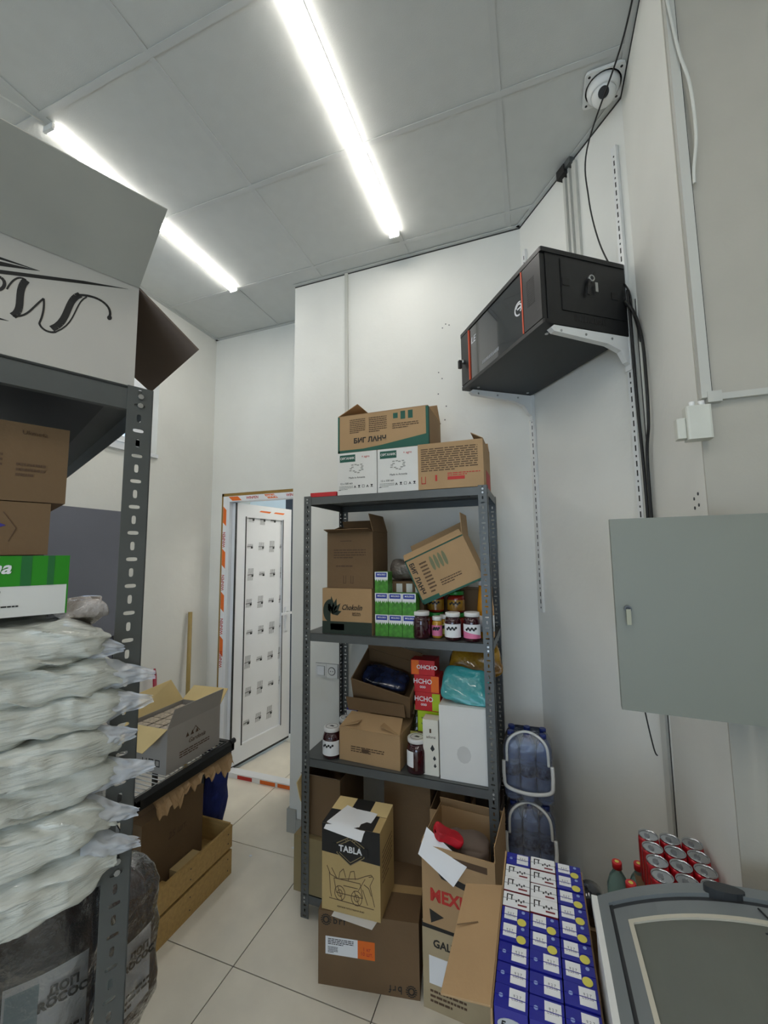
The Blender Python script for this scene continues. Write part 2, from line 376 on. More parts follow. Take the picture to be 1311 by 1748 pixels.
text('WINPEN',.03,REDK,dr,(-1.70,fyy-.0016,2.108),(90,0,0),bold=.0005)
# leaf (hinge at left, opened into the next room)
lf=bpy.data.objects.new('door_leaf',None); COL.objects.link(lf); lf.parent=dr; lf.location=(-2.285,BY+.035,.045); lf.rotation_euler=(0,0,R(80))
b=B(); LW,LH=.65,2.035
b.box(0,.11,-.03,.03,0,LH,PVC); b.box(LW-.11,LW,-.03,.03,0,LH,PVC); b.box(.11,LW-.11,-.03,.03,0,.13,PVC); b.box(.11,LW-.11,-.03,.03,LH-.11,LH,PVC)
b.box(.11,LW-.11,-.012,.012,.13,LH-.11,PVC)
b.box(.104,.112,-.034,-.03,.124,LH-.104,STEELD); b.box(LW-.112,LW-.106,-.034,-.03,.124,LH-.104,STEELD)
b.mk('leaf_panel',lf)
b=B(); b.prism([(-.004,0),(.012,0),(.012,LH),(-.004,LH)],-.036,-.031,STEELD,'y'); b.box(0,LW,-.025,.025,-.02,0,STEELD); b.mk('rubber_seal',lf)
b=B(); b.box(LW-.075,LW-.04,-.042,-.031,.93,1.14,PVC); b.cyl((LW-.058,-.04,1.09),(LW-.058,-.085,1.09),.011,ZINC); b.box(LW-.175,LW-.05,-.095,-.08,1.08,1.1,PVC); b.mk('door_handle',lf)
# printed marks of the film
b=B()
for j in range(8):
    for i in range(4):
        if i==3 and j<1: continue
        x=.17+.125*i+.012*(j%2); z=.27+.236*j
        yy=-.0125
        for q in range(5):
            xx=x-.028+.012*q; hh=.018+.016*((q*3+j+i)%3)
            b.prism([(xx,z-hh),(xx+.003,z-hh),(xx+.010,z+hh),(xx+.007,z+hh)],yy-.0004,yy,BLACK,'y')
        b.prism([(x-.03,z-.006),(x+.034,z-.001),(x+.034,z+.003),(x-.03,z-.002)],yy-.0005,yy,BLACK,'y')
        b.prism([(x+.012,z-.02),(x+.03,z-.02),(x+.034,z-.006),(x+.01,z-.004)],yy-.0005,yy,STEELD,'y')
b.mk('printed_marks',lf)
b=B()
for x,zz in ((.25,1.98),(.42,1.98)): b.prism([(x,zz),(x+.12,zz-.004),(x+.14,zz+.012),(x+.02,zz+.012)],-.0308,-.03,ORANGEK,'y')
b.mk('orange_tape_marks',lf)

# ================================================================ LIGHTS
def tube_lamp(x,y0,y1,lab):
    t=thing('ceiling_light',lab,'lamp',(x,(y0+y1)/2,H),0,'ceiling LED battens')
    L=(y1-y0)/2
    B().box(-.022,.022,-L,L,-.013,0,WHITEM).mk('housing',t)
    b=B(); pr=[(.028*math.cos(R(a)),-.014+.011*math.sin(R(a))) for a in range(180,361,20)]
    b.prism(pr,-L+.008,L-.008,LAMPM,'y',True); b.mk('diffuser',t)
    b=B(); b.box(-.029,.029,-L-.004,-L+.007,-.027,0,WHITEM); b.mk('end_cap',t); b=B(); b.box(-.029,.029,L-.007,L+.004,-.027,0,WHITEM); b.mk('end_cap',t)
    return t
tube_lamp(-.672,.89,2.09,'long bright LED batten in the middle of the ceiling')
t2=tube_lamp(-1.862,1.0,2.16,'LED batten on the left, partly hidden by the big carton')
b=B(); b.tube([(0,-.60,-.01),(-.02,-.68,-.015),(-.05,-.74,-.01),(-.09,-.9,-.004)],.003,WIREW); b.mk('supply_cord',t2)
tube_lamp(.53,-.9,.3,'LED batten above the freezer, behind the camera')  # unseen batten added as overhead fill
for (x,y,lab) in ((-.672,-1.6,'LED batten behind the camera, middle row'),(-1.862,-1.6,'LED batten behind the camera, left row'),(.53,-2.4,'LED batten further behind the camera, right row'),(-.672,-3.1,'LED batten far behind the camera, middle row'),(-1.862,-3.1,'LED batten far behind the camera, left row'),(.53,-3.9,'LED batten by the shop front, right row')): tube_lamp(x,y,y+1.2,lab)  # unseen rows added to fill the room evenly from behind
t3=tube_lamp(-1.3,3.0,4.2,'LED batten in the next room beyond the door'); t3.location.z=2.7  # unseen lamp added to brighten the open leaf
t4=tube_lamp(-.95,3.0,4.2,'second LED batten in the next room beyond the door'); t4.location.z=2.7  # another unseen lamp added for the leaf and the floor beyond

# ================================================================ SHELVING
PITCH_=.022
def post_strip(b,M,wd,h,m,vert_first=True):
    # perforated strip in local XZ plane (x 0..wd, z 0..h, thickness t) mapped by M
    b.M=M; n=int(h/PITCH_); dz=h/n; t=.0018
    for k in range(n):
        z0=k*dz;z1=z0+dz;cx_,cz=wd*.52,(z0+z1)/2
        a,c=(.0085,.0032) if k%2==0 else (.0034,.0072)
        ring=[]
        for q in range(12):
            an=2*math.pi*q/12+math.pi/12; 
            ex=math.copysign(abs(math.cos(an))**.6,math.cos(an)); ez=math.copysign(abs(math.sin(an))**.6,math.sin(an))
            ring.append((cx_+a*ex,cz+c*ez))
        outer=[]
        for q in range(12):
            an=2*math.pi*q/12+math.pi/12; dx,dy=math.cos(an),math.sin(an)
            sc=min((wd-cx_ if dx>0 else cx_)/max(abs(dx),1e-6),(dz/2)/max(abs(dy),1e-6)); outer.append([cx_+dx*sc,cz+dy*sc])
        corners=[(wd,z1),(0,z1),(0,z0),(wd,z0)]
        vs=[];fs=[]
        for yy in (0,t):
            vs+=[(p[0],yy,p[1]) for p in ring]+[(p[0],yy,p[1]) for p in outer]+[(c_[0],yy,c_[1]) for c_ in corners]
        for s_,base in ((0,0),(1,28)):
            for q in range(12):
                q2=(q+1)%12; o1,o2=outer[q],outer[q2]
                ci=None
                if abs(o1[0]-o2[0])>1e-6 and abs(o1[1]-o2[1])>1e-6:
                    xx=max(o1[0],o2[0]) if o1[0]+o2[0]>2*cx_ else min(o1[0],o2[0]); zz=z1 if (o1[1]+o2[1])/2>cz else z0
                    xx=wd if xx>cx_ else 0
                    ci=24+corners.index((xx,zz))
                f=[base+q,base+q2,base+12+q2]+([base+ci] if ci else [])+[base+12+q]
                fs.append(tuple(f) if s_ else tuple(f[::-1]))
        for q in range(12): q2=(q+1)%12; fs.append((q,q2,28+q2,28+q))
        fs.append((24,27,28+27,28+24)); fs.append((26,25,28+25,28+26))
        b.add(vs,fs,m)
    b.M=Matrix()
def shelf_unit(label,loc,rz,wd,dp,h,levels,near=False):
    t=thing('shelving_unit',label,'shelf',loc,rz,None)
    lw=.04
    # corner at local origin facing +x,+y: front strip along x, side strip along y
    for (px,py,sx,sy) in ((0,0,1,1),(wd,0,-1,1),(0,dp,1,-1),(wd,dp,-1,-1)):
        b=B()
        post_strip(b,Matrix(((sx,0,0,px),(0,sy,0,py),(0,0,1,0),(0,0,0,1))),lw,h,STEEL)
        post_strip(b,Matrix(((0,sx,0,px),(sy,0,0,py),(0,0,1,0),(0,0,0,1))),lw,h,STEEL)
        p=b.mk('post',t)
        b=B()
        for z in levels:
            for q in (.012,.028):
                b.cyl((px+sx*.02,py-sy*.0,z-q),(px+sx*.02,py-sy*.0035,z-q),.0045,ZINC,8)
        b.mk('bolts',p)
    for z in levels:
        b=B(); g=.0022; lh=.036
        b.box(g,wd-g,g,dp-g,z-.0015,z,STEEL)
        b.box(g,wd-g,g,g+.0015,z-lh,z,STEEL); b.box(g,wd-g,dp-g-.0015,dp-g,z-lh,z,STEEL)
        b.box(g,g+.0015,g,dp-g,z-lh,z,STEEL); b.box(wd-g-.0015,wd-g,g,dp-g,z-lh,z,STEEL)
        b.box(g,wd-g,g,g+.012,z-lh-.0012,z-lh,STEEL); b.box(g,wd-g,dp-g-.012,dp-g,z-lh-.0012,z-lh,STEEL)
        b.box(wd*.12,wd*.88,dp*.45,dp*.55,z-.014,z-.002,STEELD)
        b.mk('shelf_board',t)
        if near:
            b=B(); b.box(.05,wd-.05,.02,dp-.02,z-.0035,z-.002,STEELD); b.mk('underside_liner',t,'dark underside of the shelf board')  # dark sheet under each board of the near unit only
    return t
SX,SY,SW,SD=-1.083,1.805,.905,.44
shelf_unit('grey slotted-steel shelving unit against the back wall',(SX,SY,0),0,SW,SD,1.945,[.1,.695,1.272,1.94])
O=Vector((-.626,.527)); NR=65.5
ur=Vector((math.cos(R(NR)),math.sin(R(NR)))); vr=Vector((-ur.y,ur.x))
def NL(x,y,z):   # local frame of the near shelf -> world (x<=0 goes left along its front, y goes back)
    p=O+ur*x+vr*y; return (p.x,p.y,z)
NW=.9
shelf_unit('grey slotted-steel shelving unit close on the left',NL(-NW,0,0),NR,NW,1.3,1.945,[.12,.70,1.19,1.94],True)

# ================================================================ CARTONS
def carton(label,w_,d_,h_,loc,rz=0,m=CARD,mi=None,flaps=None,name='carton',cat='box',group=None,rot=None,closed=True,t=.004,tape=True,lab_text=None,fill=None):
    """origin: bottom centre; front looks along local -Y. flaps: {'front':(angle,length)}; 0 lies shut, 90 stands up, 180 lies outward"""
    r=thing(name,label,cat,loc,rz,group,rot); mi=mi or m
    X,Yh=w_/2,d_/2
    b=B()
    if closed:
        b.box(-X,X,-Yh,Yh,0,h_,m); 
        b.mk('body',r)
        b=B(); b.box(-X*.99,X*.99,-.0012,.0012,h_,h_+.0006,BROWNK)
        b.mk('flap_seam',r)
        if tape:
            b=B(); b.box(-X,X,-.02,.02,h_+.0006,h_+.0011,TAPE); b.box(X,X+.0005,-.02,.02,h_*.8,h_,TAPE); b.box(-X-.0005,-X,-.02,.02,h_*.8,h_,TAPE); b.mk('tape',r)
    else:
        b.box(-X,X,-Yh,Yh,0,t,m); b.box(-X,X,-Yh,-Yh+t,t,h_,m); b.box(-X,X,Yh-t,Yh,t,h_,m); b.box(-X,-X+t,-Yh+t,Yh-t,t,h_,m); b.box(X-t,X,-Yh+t,Yh-t,t,h_,m)
        b.mk('body',r)
    for side,(ang,ln) in (flaps or {}).items():
        a=R(ang); b=B(); tt=t*.7
        # flap built in plane: hinge at edge; dir inward for 0
        if side in('front','back'):
            s=-1 if side=='front' else 1
            hy=s*(Yh-.0005); dx=(0,-s*math.cos(a),math.sin(a)); 
            p0=Vector((-X+.001,hy,h_+.0008)); p1=Vector((X-.001,hy,h_+.0008))
        else:
            s=-1 if side=='left' else 1
            hx=s*(X-.0005); dx=(-s*math.cos(a),0,math.sin(a))
            p0=Vector((hx,-Yh+.001,h_+.0008)); p1=Vector((hx,Yh-.001,h_+.0008))
        D=Vector(dx)*ln; e=(p1-p0).normalized(); nrm=e.cross(Vector(dx)).normalized()
        if nrm.z<0 or (abs(nrm.z)<1e-6 and nrm.dot(Vector((0,0,0))-p0)<0): nrm=-nrm
        c=[p0,p1,p1+D-e*.004,p0+D+e*.004]
        b.slab(c,nrm,tt*.5,m); b.slab([q+nrm*tt*.5 for q in c],nrm,tt*.5,mi)
        b.mk('flap',r)
    return r
def fprint(r,items,w_,d_,h_,name='printing'):
    """items on front face in fractions (x 0..1, z 0..1): (x0,x1,z0,z1,mat)"""
    b=B()
    for it in items:
        x0,x1,z0,z1,m=it[:5]; k=it[5] if len(it)>5 else 0
        b.box(-w_/2+x0*w_,-w_/2+x1*w_,-d_/2-.0005-.0004*k,-d_/2,z0*h_,z1*h_,m)
    return b.mk(name,r)
def fsmall(r,w_,d_,h_,specs,m,name='small_print'):
    b=B()
    for (x0,x1,z0,z1,rows) in specs: smallprint(b,-w_/2+x0*w_,-w_/2+x1*w_,z0*h_,z1*h_,rows,-d_/2-.0004,m)
    return b.mk(name,r)
def icons(r,w_,d_,h_,x,z,n,s,m,dx):
    b=B(); y=-d_/2
    for i in range(n):
        X=-w_/2+x*w_+i*dx; Z=z*h_
        if i%3==0: b.prism([(X,Z),(X+s*.5,Z+s),(X+s,Z),(X+s*.7,Z),(X+s*.5,Z+s*.5),(X+s*.3,Z)],y-.0006,y,m,'y')
        elif i%3==1: b.box(X,X+s,y-.0006,y,Z,Z+s*.15,m); b.box(X+s*.35,X+s*.65,y-.0006,y,Z,Z+s,m); b.box(X+.1*s,X+.9*s,y-.0006,y,Z+.6*s,Z+s,m)
        else: b.box(X,X+s,y-.0006,y,Z,Z+s*.12,m); b.box(X,X+s*.12,y-.0006,y,Z,Z+s,m); b.box(X+s*.88,X+s,y-.0006,y,Z,Z+s,m); b.box(X,X+s,y-.0006,y,Z+s*.88,Z+s,m)
    b.mk('handling_marks',r)

TZ=1.9412; L2=1.2732; L3=.6962; L4=.1012
# ---- top of the main shelf
for (x0,x1,lab) in ((-.905,-.695,'white carton with green patch on shelf top, left of the two'),(-.691,-.481,'white carton with green patch on shelf top, right of the two')):
    w_=x1-x0; d_=.26; h_=.212
    r=carton(lab,w_,d_,h_,((x0+x1)/2,1.825+d_/2,TZ),0,CARDW,group='white cartons on the shelf top')
    fprint(r,[(.06,.46,.78,.95,GREENK),(.03,.09,.12,.13,BLACK)],w_,d_,h_)
    text('ОРГАНИК',.016,CARDW,r,(-w_*.24,-d_/2-.0009,h_*.865),bold=.0003); text('+ agro',.016,REDK,r,(w_*.22,-d_/2-.0006,h_*.88))
    text('Made in Armenia',.0125,BLACK,r,(0,-d_/2-.0006,h_*.4)); text('12 x 500 мл',.013,BLACK,r,(-w_*.27,-d_/2-.0006,h_*.27))
    b=B(); 
    for q in range(14):
        a=2*math.pi*q/14; rr=.026+.006*(q%3); b.box(rr*math.cos(a)-.006,rr*math.cos(a)+.006,-d_/2-.0006,-d_/2,h_*.62+rr*.6*math.sin(a)-.003,h_*.62+rr*.6*math.sin(a)+.002,mat('grey_ink',(150,152,146),.6))
    b.mk('round_emblem',r); icons(r,w_,d_,h_,.42,.16,5,.013,BLACK,.022)
    fsmall(r,w_,d_,h_,[(.05,.4,.12,.22,3)],MC['grey_ink'])
w_,d_,h_=.295,.30,.212
r=carton('brown carton with red print on the shelf top, at its right end',w_,d_,h_,(-.338,1.81+d_/2,TZ),0,CARD,flaps={'back':(65,.05),'right':(30,.06)},closed=False,group=None)
fsmall(r,w_,d_,h_,[(.05,.92,.38,.9,11)],BROWNK); fprint(r,[(.46,.72,.18,.25,REDK),(.27,.30,.17,.3,REDK),(.05,.06,.12,.28,REDK),(.11,.12,.12,.28,REDK),(.05,.12,.12,.14,REDK)],w_,d_,h_)
fsmall(r,w_,d_,h_,[(.46,.95,.26,.34,2)],REDK,'red_print')
B().box(w_/2,w_/2+.0006,-.05,.12,0.01,.09,REDK).mk('red_side_print',r); B().box(-w_/2+.01,w_/2-.01,-.13,.13,h_-.006,h_-.003,CARDD).mk('inner_flap',r)
w_,d_,h_=.468,.27,.187
r=carton('wide brown and green carton lying on the other cartons, highest of all',w_,d_,h_,(-.671,1.83+d_/2,TZ+.2145),0,CARD,flaps={'back':(60,.09),'left':(28,.12),'front':(8,.06)},closed=False)
fprint(r,[(0,.02,0,1,GREENK),(.975,1,0,1,GREENK),(0,1,0,.07,GREENK),(.63,.68,.78,.92,GREENK),(.71,.76,.74,.95,GREENK),(.79,.84,.74,.95,GREENK)],w_,d_,h_)
b=B(); b.prism([(-w_/2,0),(w_/2,0),(w_/2,h_*.30),(w_*.28,h_*.22),(0,h_*.12)],-d_/2-.0007,-d_/2,GREENK,'y'); b.box(w_/2,w_/2+.0006,-d_/2,-d_/2+.02,0,h_,GREENK); b.mk('green_band',r)
text('БИГ ЛАНЧ',.034,BLACK,r,(-w_*.13,-d_/2-.0012,h_*.29),bold=.0012)
fsmall(r,w_,d_,h_,[(.14,.32,.5,.9,8),(.36,.56,.48,.9,8),(.62,.9,.5,.66,3)],BROWNK)
o=B().box(-1.058,-.91,1.82,2.0,TZ,TZ+.022,REDP,.006).mk('red_folder'); tag(o,'flat red packet lying at the left end of shelf top','packet')
# ---- second shelf
w_,d_,h_=.26,.30,.215
r=carton('brown carton with dark green band and leaf on the second shelf',w_,d_,h_,(-.857,1.825+d_/2,L2),0,CARD)
fprint(r,[(0,1,0,.27,mat('green_black_ink',(38,52,42),.6)),(.17,.45,.08,.22,mat('pale_print',(186,160,118),.7))],w_,d_,h_)
b=B(); yy=-d_/2-.0008
for an,L_ in ((95,.07),(70,.065),(45,.06),(120,.05),(15,.05)):
    a=R(an); c0=(-w_*.29,h_*.42); tip=(c0[0]+L_*math.cos(a),c0[1]+L_*math.sin(a)*1.25); nx,nz=-math.sin(a)*.013,math.cos(a)*.013
    mid=((c0[0]*.5+tip[0]*.5),(c0[1]*.5+tip[1]*.5)); b.prism([c0,(mid[0]-nx,mid[1]-nz),tip,(mid[0]+nx,mid[1]+nz)],yy,-d_/2,MC['green_black_ink'],'y')
pr=[(-w_*.33+.04*math.cos(R(a)),h_*.5+.055*math.sin(R(a))) for a in range(90,280,15)]; b.prism(pr,yy,-d_/2,MC['green_black_ink'],'y'); b.mk('leaf_print',r)
text('Chokolin',.036,BLACK,r,(w_*.1,-d_/2-.001,h_*.58),shear=.4,bold=.0005,sx=.8); text('NATURAL\nPRODUCT',.010,BLACK,r,(w_*.2,-d_/2-.001,h_*.44))
w_,d_,h_=.243,.21,.27
r=carton('tall brown open-topped carton standing on the leaf-print carton',w_,d_,h_,(-.845,1.835+d_/2,L2+.2165),0,CARDD,flaps={'front':(168,.05),'back':(55,.08),'right':(75,.09),'left':(20,.07)},closed=False)
fsmall(r,w_,d_,h_,[(.15,.85,.52,.7,4),(.2,.8,.36,.42,1),(.3,.7,.82,.86,1)],BROWNK)
fprint(r,[(.36,.37,.08,.22,BROWNK),(.41,.42,.08,.22,BROWNK),(.36,.42,.08,.09,BROWNK),(.52,.53,.08,.22,BROWNK),(.57,.58,.08,.22,BROWNK),(.52,.58,.08,.09,BROWNK)],w_,d_,h_)
# milk cartons
def milk(loc,lab):
    t=thing('milk_carton',lab,'carton',loc,0,'green and white milk cartons on the second shelf')
    b=B(); b.box(-.0325,.0325,-.0325,.0325,0,.088,GREENC); b.mk('body',t)
    b=B(); b.box(-.0325,.0325,-.033,-.0325,.058,.088,PAPER)
    for q in range(7):
        x=-.0325+q*.0093; b.prism([(x,.058),(x+.0093,.058),(x+.0046,.058-.008-.004*(q%2))],-.033,-.0325,PAPER,'y')
    b.box(-.027,.027,-.0338,-.033,.066,.0845,mat('milk_blue',(40,60,160),.4)); b.mk('printed_front',t)
    text('MOLOKO',.0095,PAPER,t,(.001,-.0341,.076),bold=.0002)
    return t
m0=None; names=['bottom','middle','top']
for row in range(3):
    for col_ in range(3 if row<2 else 1):
        x=-.681+col_*.067; z=L2+row*.0985
        lab='green milk carton, %s row, %s on the second shelf'%(names[row],['left','middle','right'][col_]) if row<2 else 'green milk carton standing alone on top of the others'
        if m0 is None: m0=milk((x,1.865,z),lab)
        else: dup(m0,(x,1.865+.0*row,z),None,lab)
# gap filler tops: stretch each carton
for o in bpy.data.objects:
    if o.name.startswith('milk_carton'): o.scale=(1,1,1.11)
# packet bundle behind milk
b=B()
def pillowfn(L,W,T,seed,wr=.006,pw=.45):
    def f(u,v):
        a=2*math.pi*u; ph=math.pi*(v-.5)
        cu,su=math.cos(a),math.sin(a); cv,sv=math.cos(ph),math.sin(ph)
        sg=lambda x,p: math.copysign(abs(x)**p,x)
        x=L/2*sg(sv,.5); rad=max(abs(cv),.02)**pw
        y=W/2*sg(cu,.6)*rad; z=T/2*sg(su,.7)*rad
        n=noise.noise_vector(Vector((x*14+seed,y*22,z*30)))
        return (x+n.x*wr*.5,y+n.y*wr,z+n.z*wr)
    return f
def pillow(L,W,T,seed,m,wr=.006,nu=36,nv=26,pw=.45,M=None):
    b=B(); 
    if M: b.M=M
    b.grid(pillowfn(L,W,T,seed,wr,pw),nu,nv,m); return b
WRP=mat('silver_wrap',(120,112,104),.25,.3,var=.35,scale=20,bump=.6,coat=.5)
o=pillow(.17,.14,.10,3,WRP,.01).mk('wrapped_bundle'); o.location=(-.595,2.0,L2+.30); tag(o,'grey crinkled wrapped bundle behind the milk cartons','packet')
t=thing('carton_case','dark low case under the grey wrapped bundle, behind the milk cartons','box',(-.60,2.03,L2)); B().box(-.10,.10,-.11,.1,0,.245,CARDD).mk('body',t); b=B()
for x in (-.07,-.02,.03,.075): b.box(x-.015,x+.015,-.112,-.11,.19,.235,WHITEM)
b.mk('white_labels',t)
# jars
def jar(r,h,fill,lid,lab,loc,label_m=None,stripe=None,cat='jar',name='jar',grp='jam jars on the second shelf',lidh=.018,word=None):
    t=thing(name,lab,cat,loc,0,grp)
    B().lathe([(r*.86,0),(r,.006),(r,h*.62),(r*.97,h*.7),(r*.8,h-lidh-.001)],fill,seg=24).mk('glass',t)
    B().lathe([(r*.86,h-lidh),(r*.9,h-lidh+.002),(r*.9,h-.002),(r*.86,h)],lid,seg=24).mk('lid',t)
    if label_m:
        b=B(); vs=[];fs=[]
        for k in range(15):
            a=R(-90-75+150*k/14); 
            for z in (h*.12,h*.60): vs.append(((r+.0006)*math.cos(a),(r+.0006)*math.sin(a),z))
        fs=[(2*k,2*k+2,2*k+3,2*k+1) for k in range(14)]; b.add(vs,fs,label_m,True)
        if stripe:
            vs=[]
            for k in range(15):
                a=R(-90-75+150*k/14)
                for z in (h*.12,h*(.22+.16*(1-k/14))): vs.append(((r+.001)*math.cos(a),(r+.001)*math.sin(a),z))
            b.add(vs,fs,stripe,True)
        for q in range(6): 
            a=R(-90-30+12*q); b.cyl((r*math.cos(a),r*math.sin(a),h*.42+.006*(q%2)),((r+.0018)*math.cos(a),(r+.0018)*math.sin(a),h*.42+.006*(q%2)),.0055,BLACK if q%2 else STEELD,6)
        b.mk('label',t)
    return t
jar(.040,.118,JAMR,WLID,'dark red jam jar with white lid, leftmost front jar on second shelf',(-.495,1.853,L2))
jar(.036,.118,JAMR,WLID,'dark jam jar with white and pink label, third of the front jars',(-.352,1.85,L2),PAPER,None)
jar(.037,.122,JAMR,WLID,'dark jam jar with pink-striped label, rightmost front jar on second shelf',(-.268,1.849,L2),PAPER,PINK)
jar(.024,.095,JARY,WLID,'small amber jar with white lid beside the leftmost dark jar',(-.428,1.872,L2),PINK)
jar(.024,.095,JARY,WLID,'small amber jar between the two pairs of dark jars',(-.405,1.925,L2),YELL)
RJ=mat('red_sauce',(130,24,18),.1,var=.3,scale=30,coat=.8)
jar(.042,.10,RJ,GLID,'squat red jar with green lid, lower left in the second row of jars',(-.455,1.965,L2),None)
jar(.042,.10,RJ,GLID,'squat red jar with green lid, lower right in the second row of jars',(-.355,1.97,L2),None)
jar(.042,.10,RJ,GLID,'red sauce jar stacked upper left under the tilted carton',(-.455,1.975,L2+.101),YBAG)
jar(.042,.10,RJ,GLID,'red sauce jar with yellow label stacked upper right under the tilted carton',(-.357,1.975,L2+.101),YBAG)
t=thing('juice_bottle','orange juice bottle with white lid at right end of second shelf','bottle',(-.218,1.935,L2))
B().lathe([(.034,0),(.037,.006),(.037,.13),(.033,.17),(.028,.215),(.0275,.232)],ORJ,seg=24).mk('glass',t); B().lathe([(.029,.232),(.030,.234),(.030,.25),(.028,.252)],WLID,seg=24).mk('lid',t)
B().lathe([(.0376,.03),(.0377,.1)],PAPER,seg=24).mk('label',t)
# tilted carton
w_,d_,h_=.30,.19,.215
r=carton('tilted brown and green carton leaning over the jars on second shelf',w_,d_,h_,(-.350,1.955,1.478),0,CARD,flaps={'back':(100,.08),'right':(110,.1),'front':(70,.03)},closed=False,rot=(0,R(-24),0))
fprint(r,[(0,.02,0,1,GREENK),(0,1,0,.04,GREENK),(.0,.3,.04,.10,GREENK,1),(0,1,.975,1,GREENK)],w_,d_,h_)
text('БИГ ЛАНЧ',.03,BLACK,r,(-w_*.42,-d_/2-.001,h_*.55),(90,90,0),bold=.0008)
fsmall(r,w_,d_,h_,[(.2,.32,.15,.85,9),(.4,.75,.2,.35,3)],BROWNK)
b=B()
for q in range(4):
    cxq=-w_*.1+q*.021; b.prism([(cxq+.0085*math.cos(R(a)),h_*.72+.035*math.sin(R(a))) for a in range(0,360,30)],-d_/2-.0007,-d_/2,mat('grey_green_ink',(120,124,92),.7),'y')
b.mk('corn_print',r)
t=thing('support_carton','dark carton behind the jars, holding up the tilted carton','box',(-.33,2.13,L2)); B().box(-.12,.12,-.09,.09,0,.2,CARDD).mk('body',t); B().box(-.12,.12,-.0008,.0008,.2,.2008,TAPE).mk('seam',t)
# ---- third shelf
w_,d_,h_=.305,.25,.145
r=carton('brown carton with lifted creased lid, front of the third shelf',w_,d_,h_,(-.745,1.835+d_/2,L3),-3,CARD,flaps={'back':(75,.05),'left':(15,.1),'right':(15,.1)},closed=False)
fsmall(r,w_,d_,h_,[(.2,.75,.3,.5,3)],BROWNK); fprint(r,[(.38,.5,.33,.44,BROWNK)],w_,d_,h_)
b=B(); X=w_/2; b.slab([(-X,-d_/2,h_),(X,-d_/2,h_),(X*.9,-d_/2+.085,h_+.045),(-X*.85,-d_/2+.085,h_+.045)],(0,-1,1),.003,CARD); b.slab([(-X*.98,-d_/2+.088,h_+.05),(X*.98,-d_/2+.088,h_+.05),(X*.98,-d_/2+.07,h_+.115),(-X*.98,-d_/2+.06,h_+.12)],(0,-1,.2),.003,CARDD); b.mk('lid_flap',r)
w_,d_,h_=.30,.20,.15
r=carton('open brown carton tipped towards the room, dark packets inside, third shelf',w_,d_,h_,(-.72,2.03,.965),0,CARDD,flaps={'back':(85,.08)},closed=False,rot=(R(35),R(12),0))
o=pillow(.23,.12,.05,9,mat('navy_packet',(16,18,34),.2,var=.6,scale=22,c2=(40,54,92),coat=.5),.012).mk('dark_packet'); o.location=(-.725,2.00,1.035); o.rotation_euler=(R(35),R(12),0); tag(o,'dark blue glossy packet lying inside the tipped open carton','packet')
t=thing('support_carton','brown carton hidden behind the creased-lid carton on third shelf','box',(-.745,2.165,L3)); B().box(-.14,.14,-.07,.07,0,.24,CARDD).mk('body',t); B().box(-.14,.14,-.0008,.0008,.24,.2408,TAPE).mk('seam',t)
def lidmark(t,hh):
    b=B(); b.tube([(.029*math.cos(R(a)),.029*math.sin(R(a)),hh) for a in range(0,361,20)],.0009,BLACK,5); b.prism([(-.012,-.003),(.010,-.006),(.012,.002),(-.004,.008)],hh,hh+.0007,STEELD); b.mk('lid_print',t)
for (x,y,lab,hh) in ((-.953,1.862,'dark jar with floral white label at front left of third shelf',.135),(-.915,1.95,'dark jar behind the floral jar at left of third shelf',.148)):
    t=jar(.044 if y<1.9 else .042,hh,JAMR,WLID,lab,(x,y,L3),PAPER,None,grp='white-lidded jars on the third shelf')
    lidmark(t,hh)
t=jar(.047,.142,JAMR,WLID,'dark jar with small white label at front middle of third shelf',(-.53,1.862,L3),None,grp='white-lidded jars on the third shelf')
b=B(); vs=[]
for k in range(7):
    a=R(-90-55+50*k/6)
    for z in (.03,.095): vs.append((.0478*math.cos(a),.0478*math.sin(a),z))
b.add(vs,[(2*k,2*k+2,2*k+3,2*k+1) for k in range(6)],PAPER,True); b.mk('label',t); lidmark(t,.142)
b=B(); b.box(-.965,-.905,2.05,2.11,L3,L3+.15,BLUE,.004); b.box(-.963,-.907,2.0495,2.05,L3+.12,L3+.145,PAPER); o=b.mk('blue_box'); tag(o,'small blue and white box behind the two jars on the left','box')
t=thing('oil_bottle','dark olive oil bottle with yellow label on third shelf','bottle',(-.556,1.965,L3))
B().lathe([(.034,0),(.036,.006),(.036,.13),(.030,.155),(.014,.19),(.012,.225)],OLIVE,seg=20).mk('glass',t); B().lathe([(.0135,.222),(.0135,.245)],OLLAB,seg=16).mk('cap',t)
B().box(-.024,.024,-.0385,-.0355,.04,.135,OLLAB,.001).mk('label',t)
b=B(); b.box(-.035,.035,-.03,.03,0,.23,mat('ivory_carton',(228,226,214),.4),.003); t=thing('drink_carton','ivory drink carton with black drop prints in front of white box','carton',(-.462,1.868,L3)); b.mk('body',t)
b=B()
for (x,z,s) in ((.008,.11,.014),(.016,.07,.010),(.018,.04,.009)): b.prism([(x-s*.7,z),(x,z-s*.8),(x+s*.7,z),(x,z+s*1.3)],-.0308,-.030,STEELD,'y')
b.box(-.004,.004,-.0306,-.03,.175,.192,BROWNK); b.mk('drop_prints',t); text('adorsi',.017,BROWNK,t,(.002,-.0306,.158))
w_,d_,h_=.207,.22,.302
r=carton('plain tall white box on the right of the third shelf',w_,d_,h_,(-.316,1.828+d_/2,L3),0,CARDW,tape=False)
B().prism([(.0+.03*math.cos(R(a)),.11+.035*math.sin(R(a))) for a in range(0,360,30)],-d_/2-.0003,-d_/2,mat('faint_stain',(206,206,202),.6),'y').mk('stain',r)
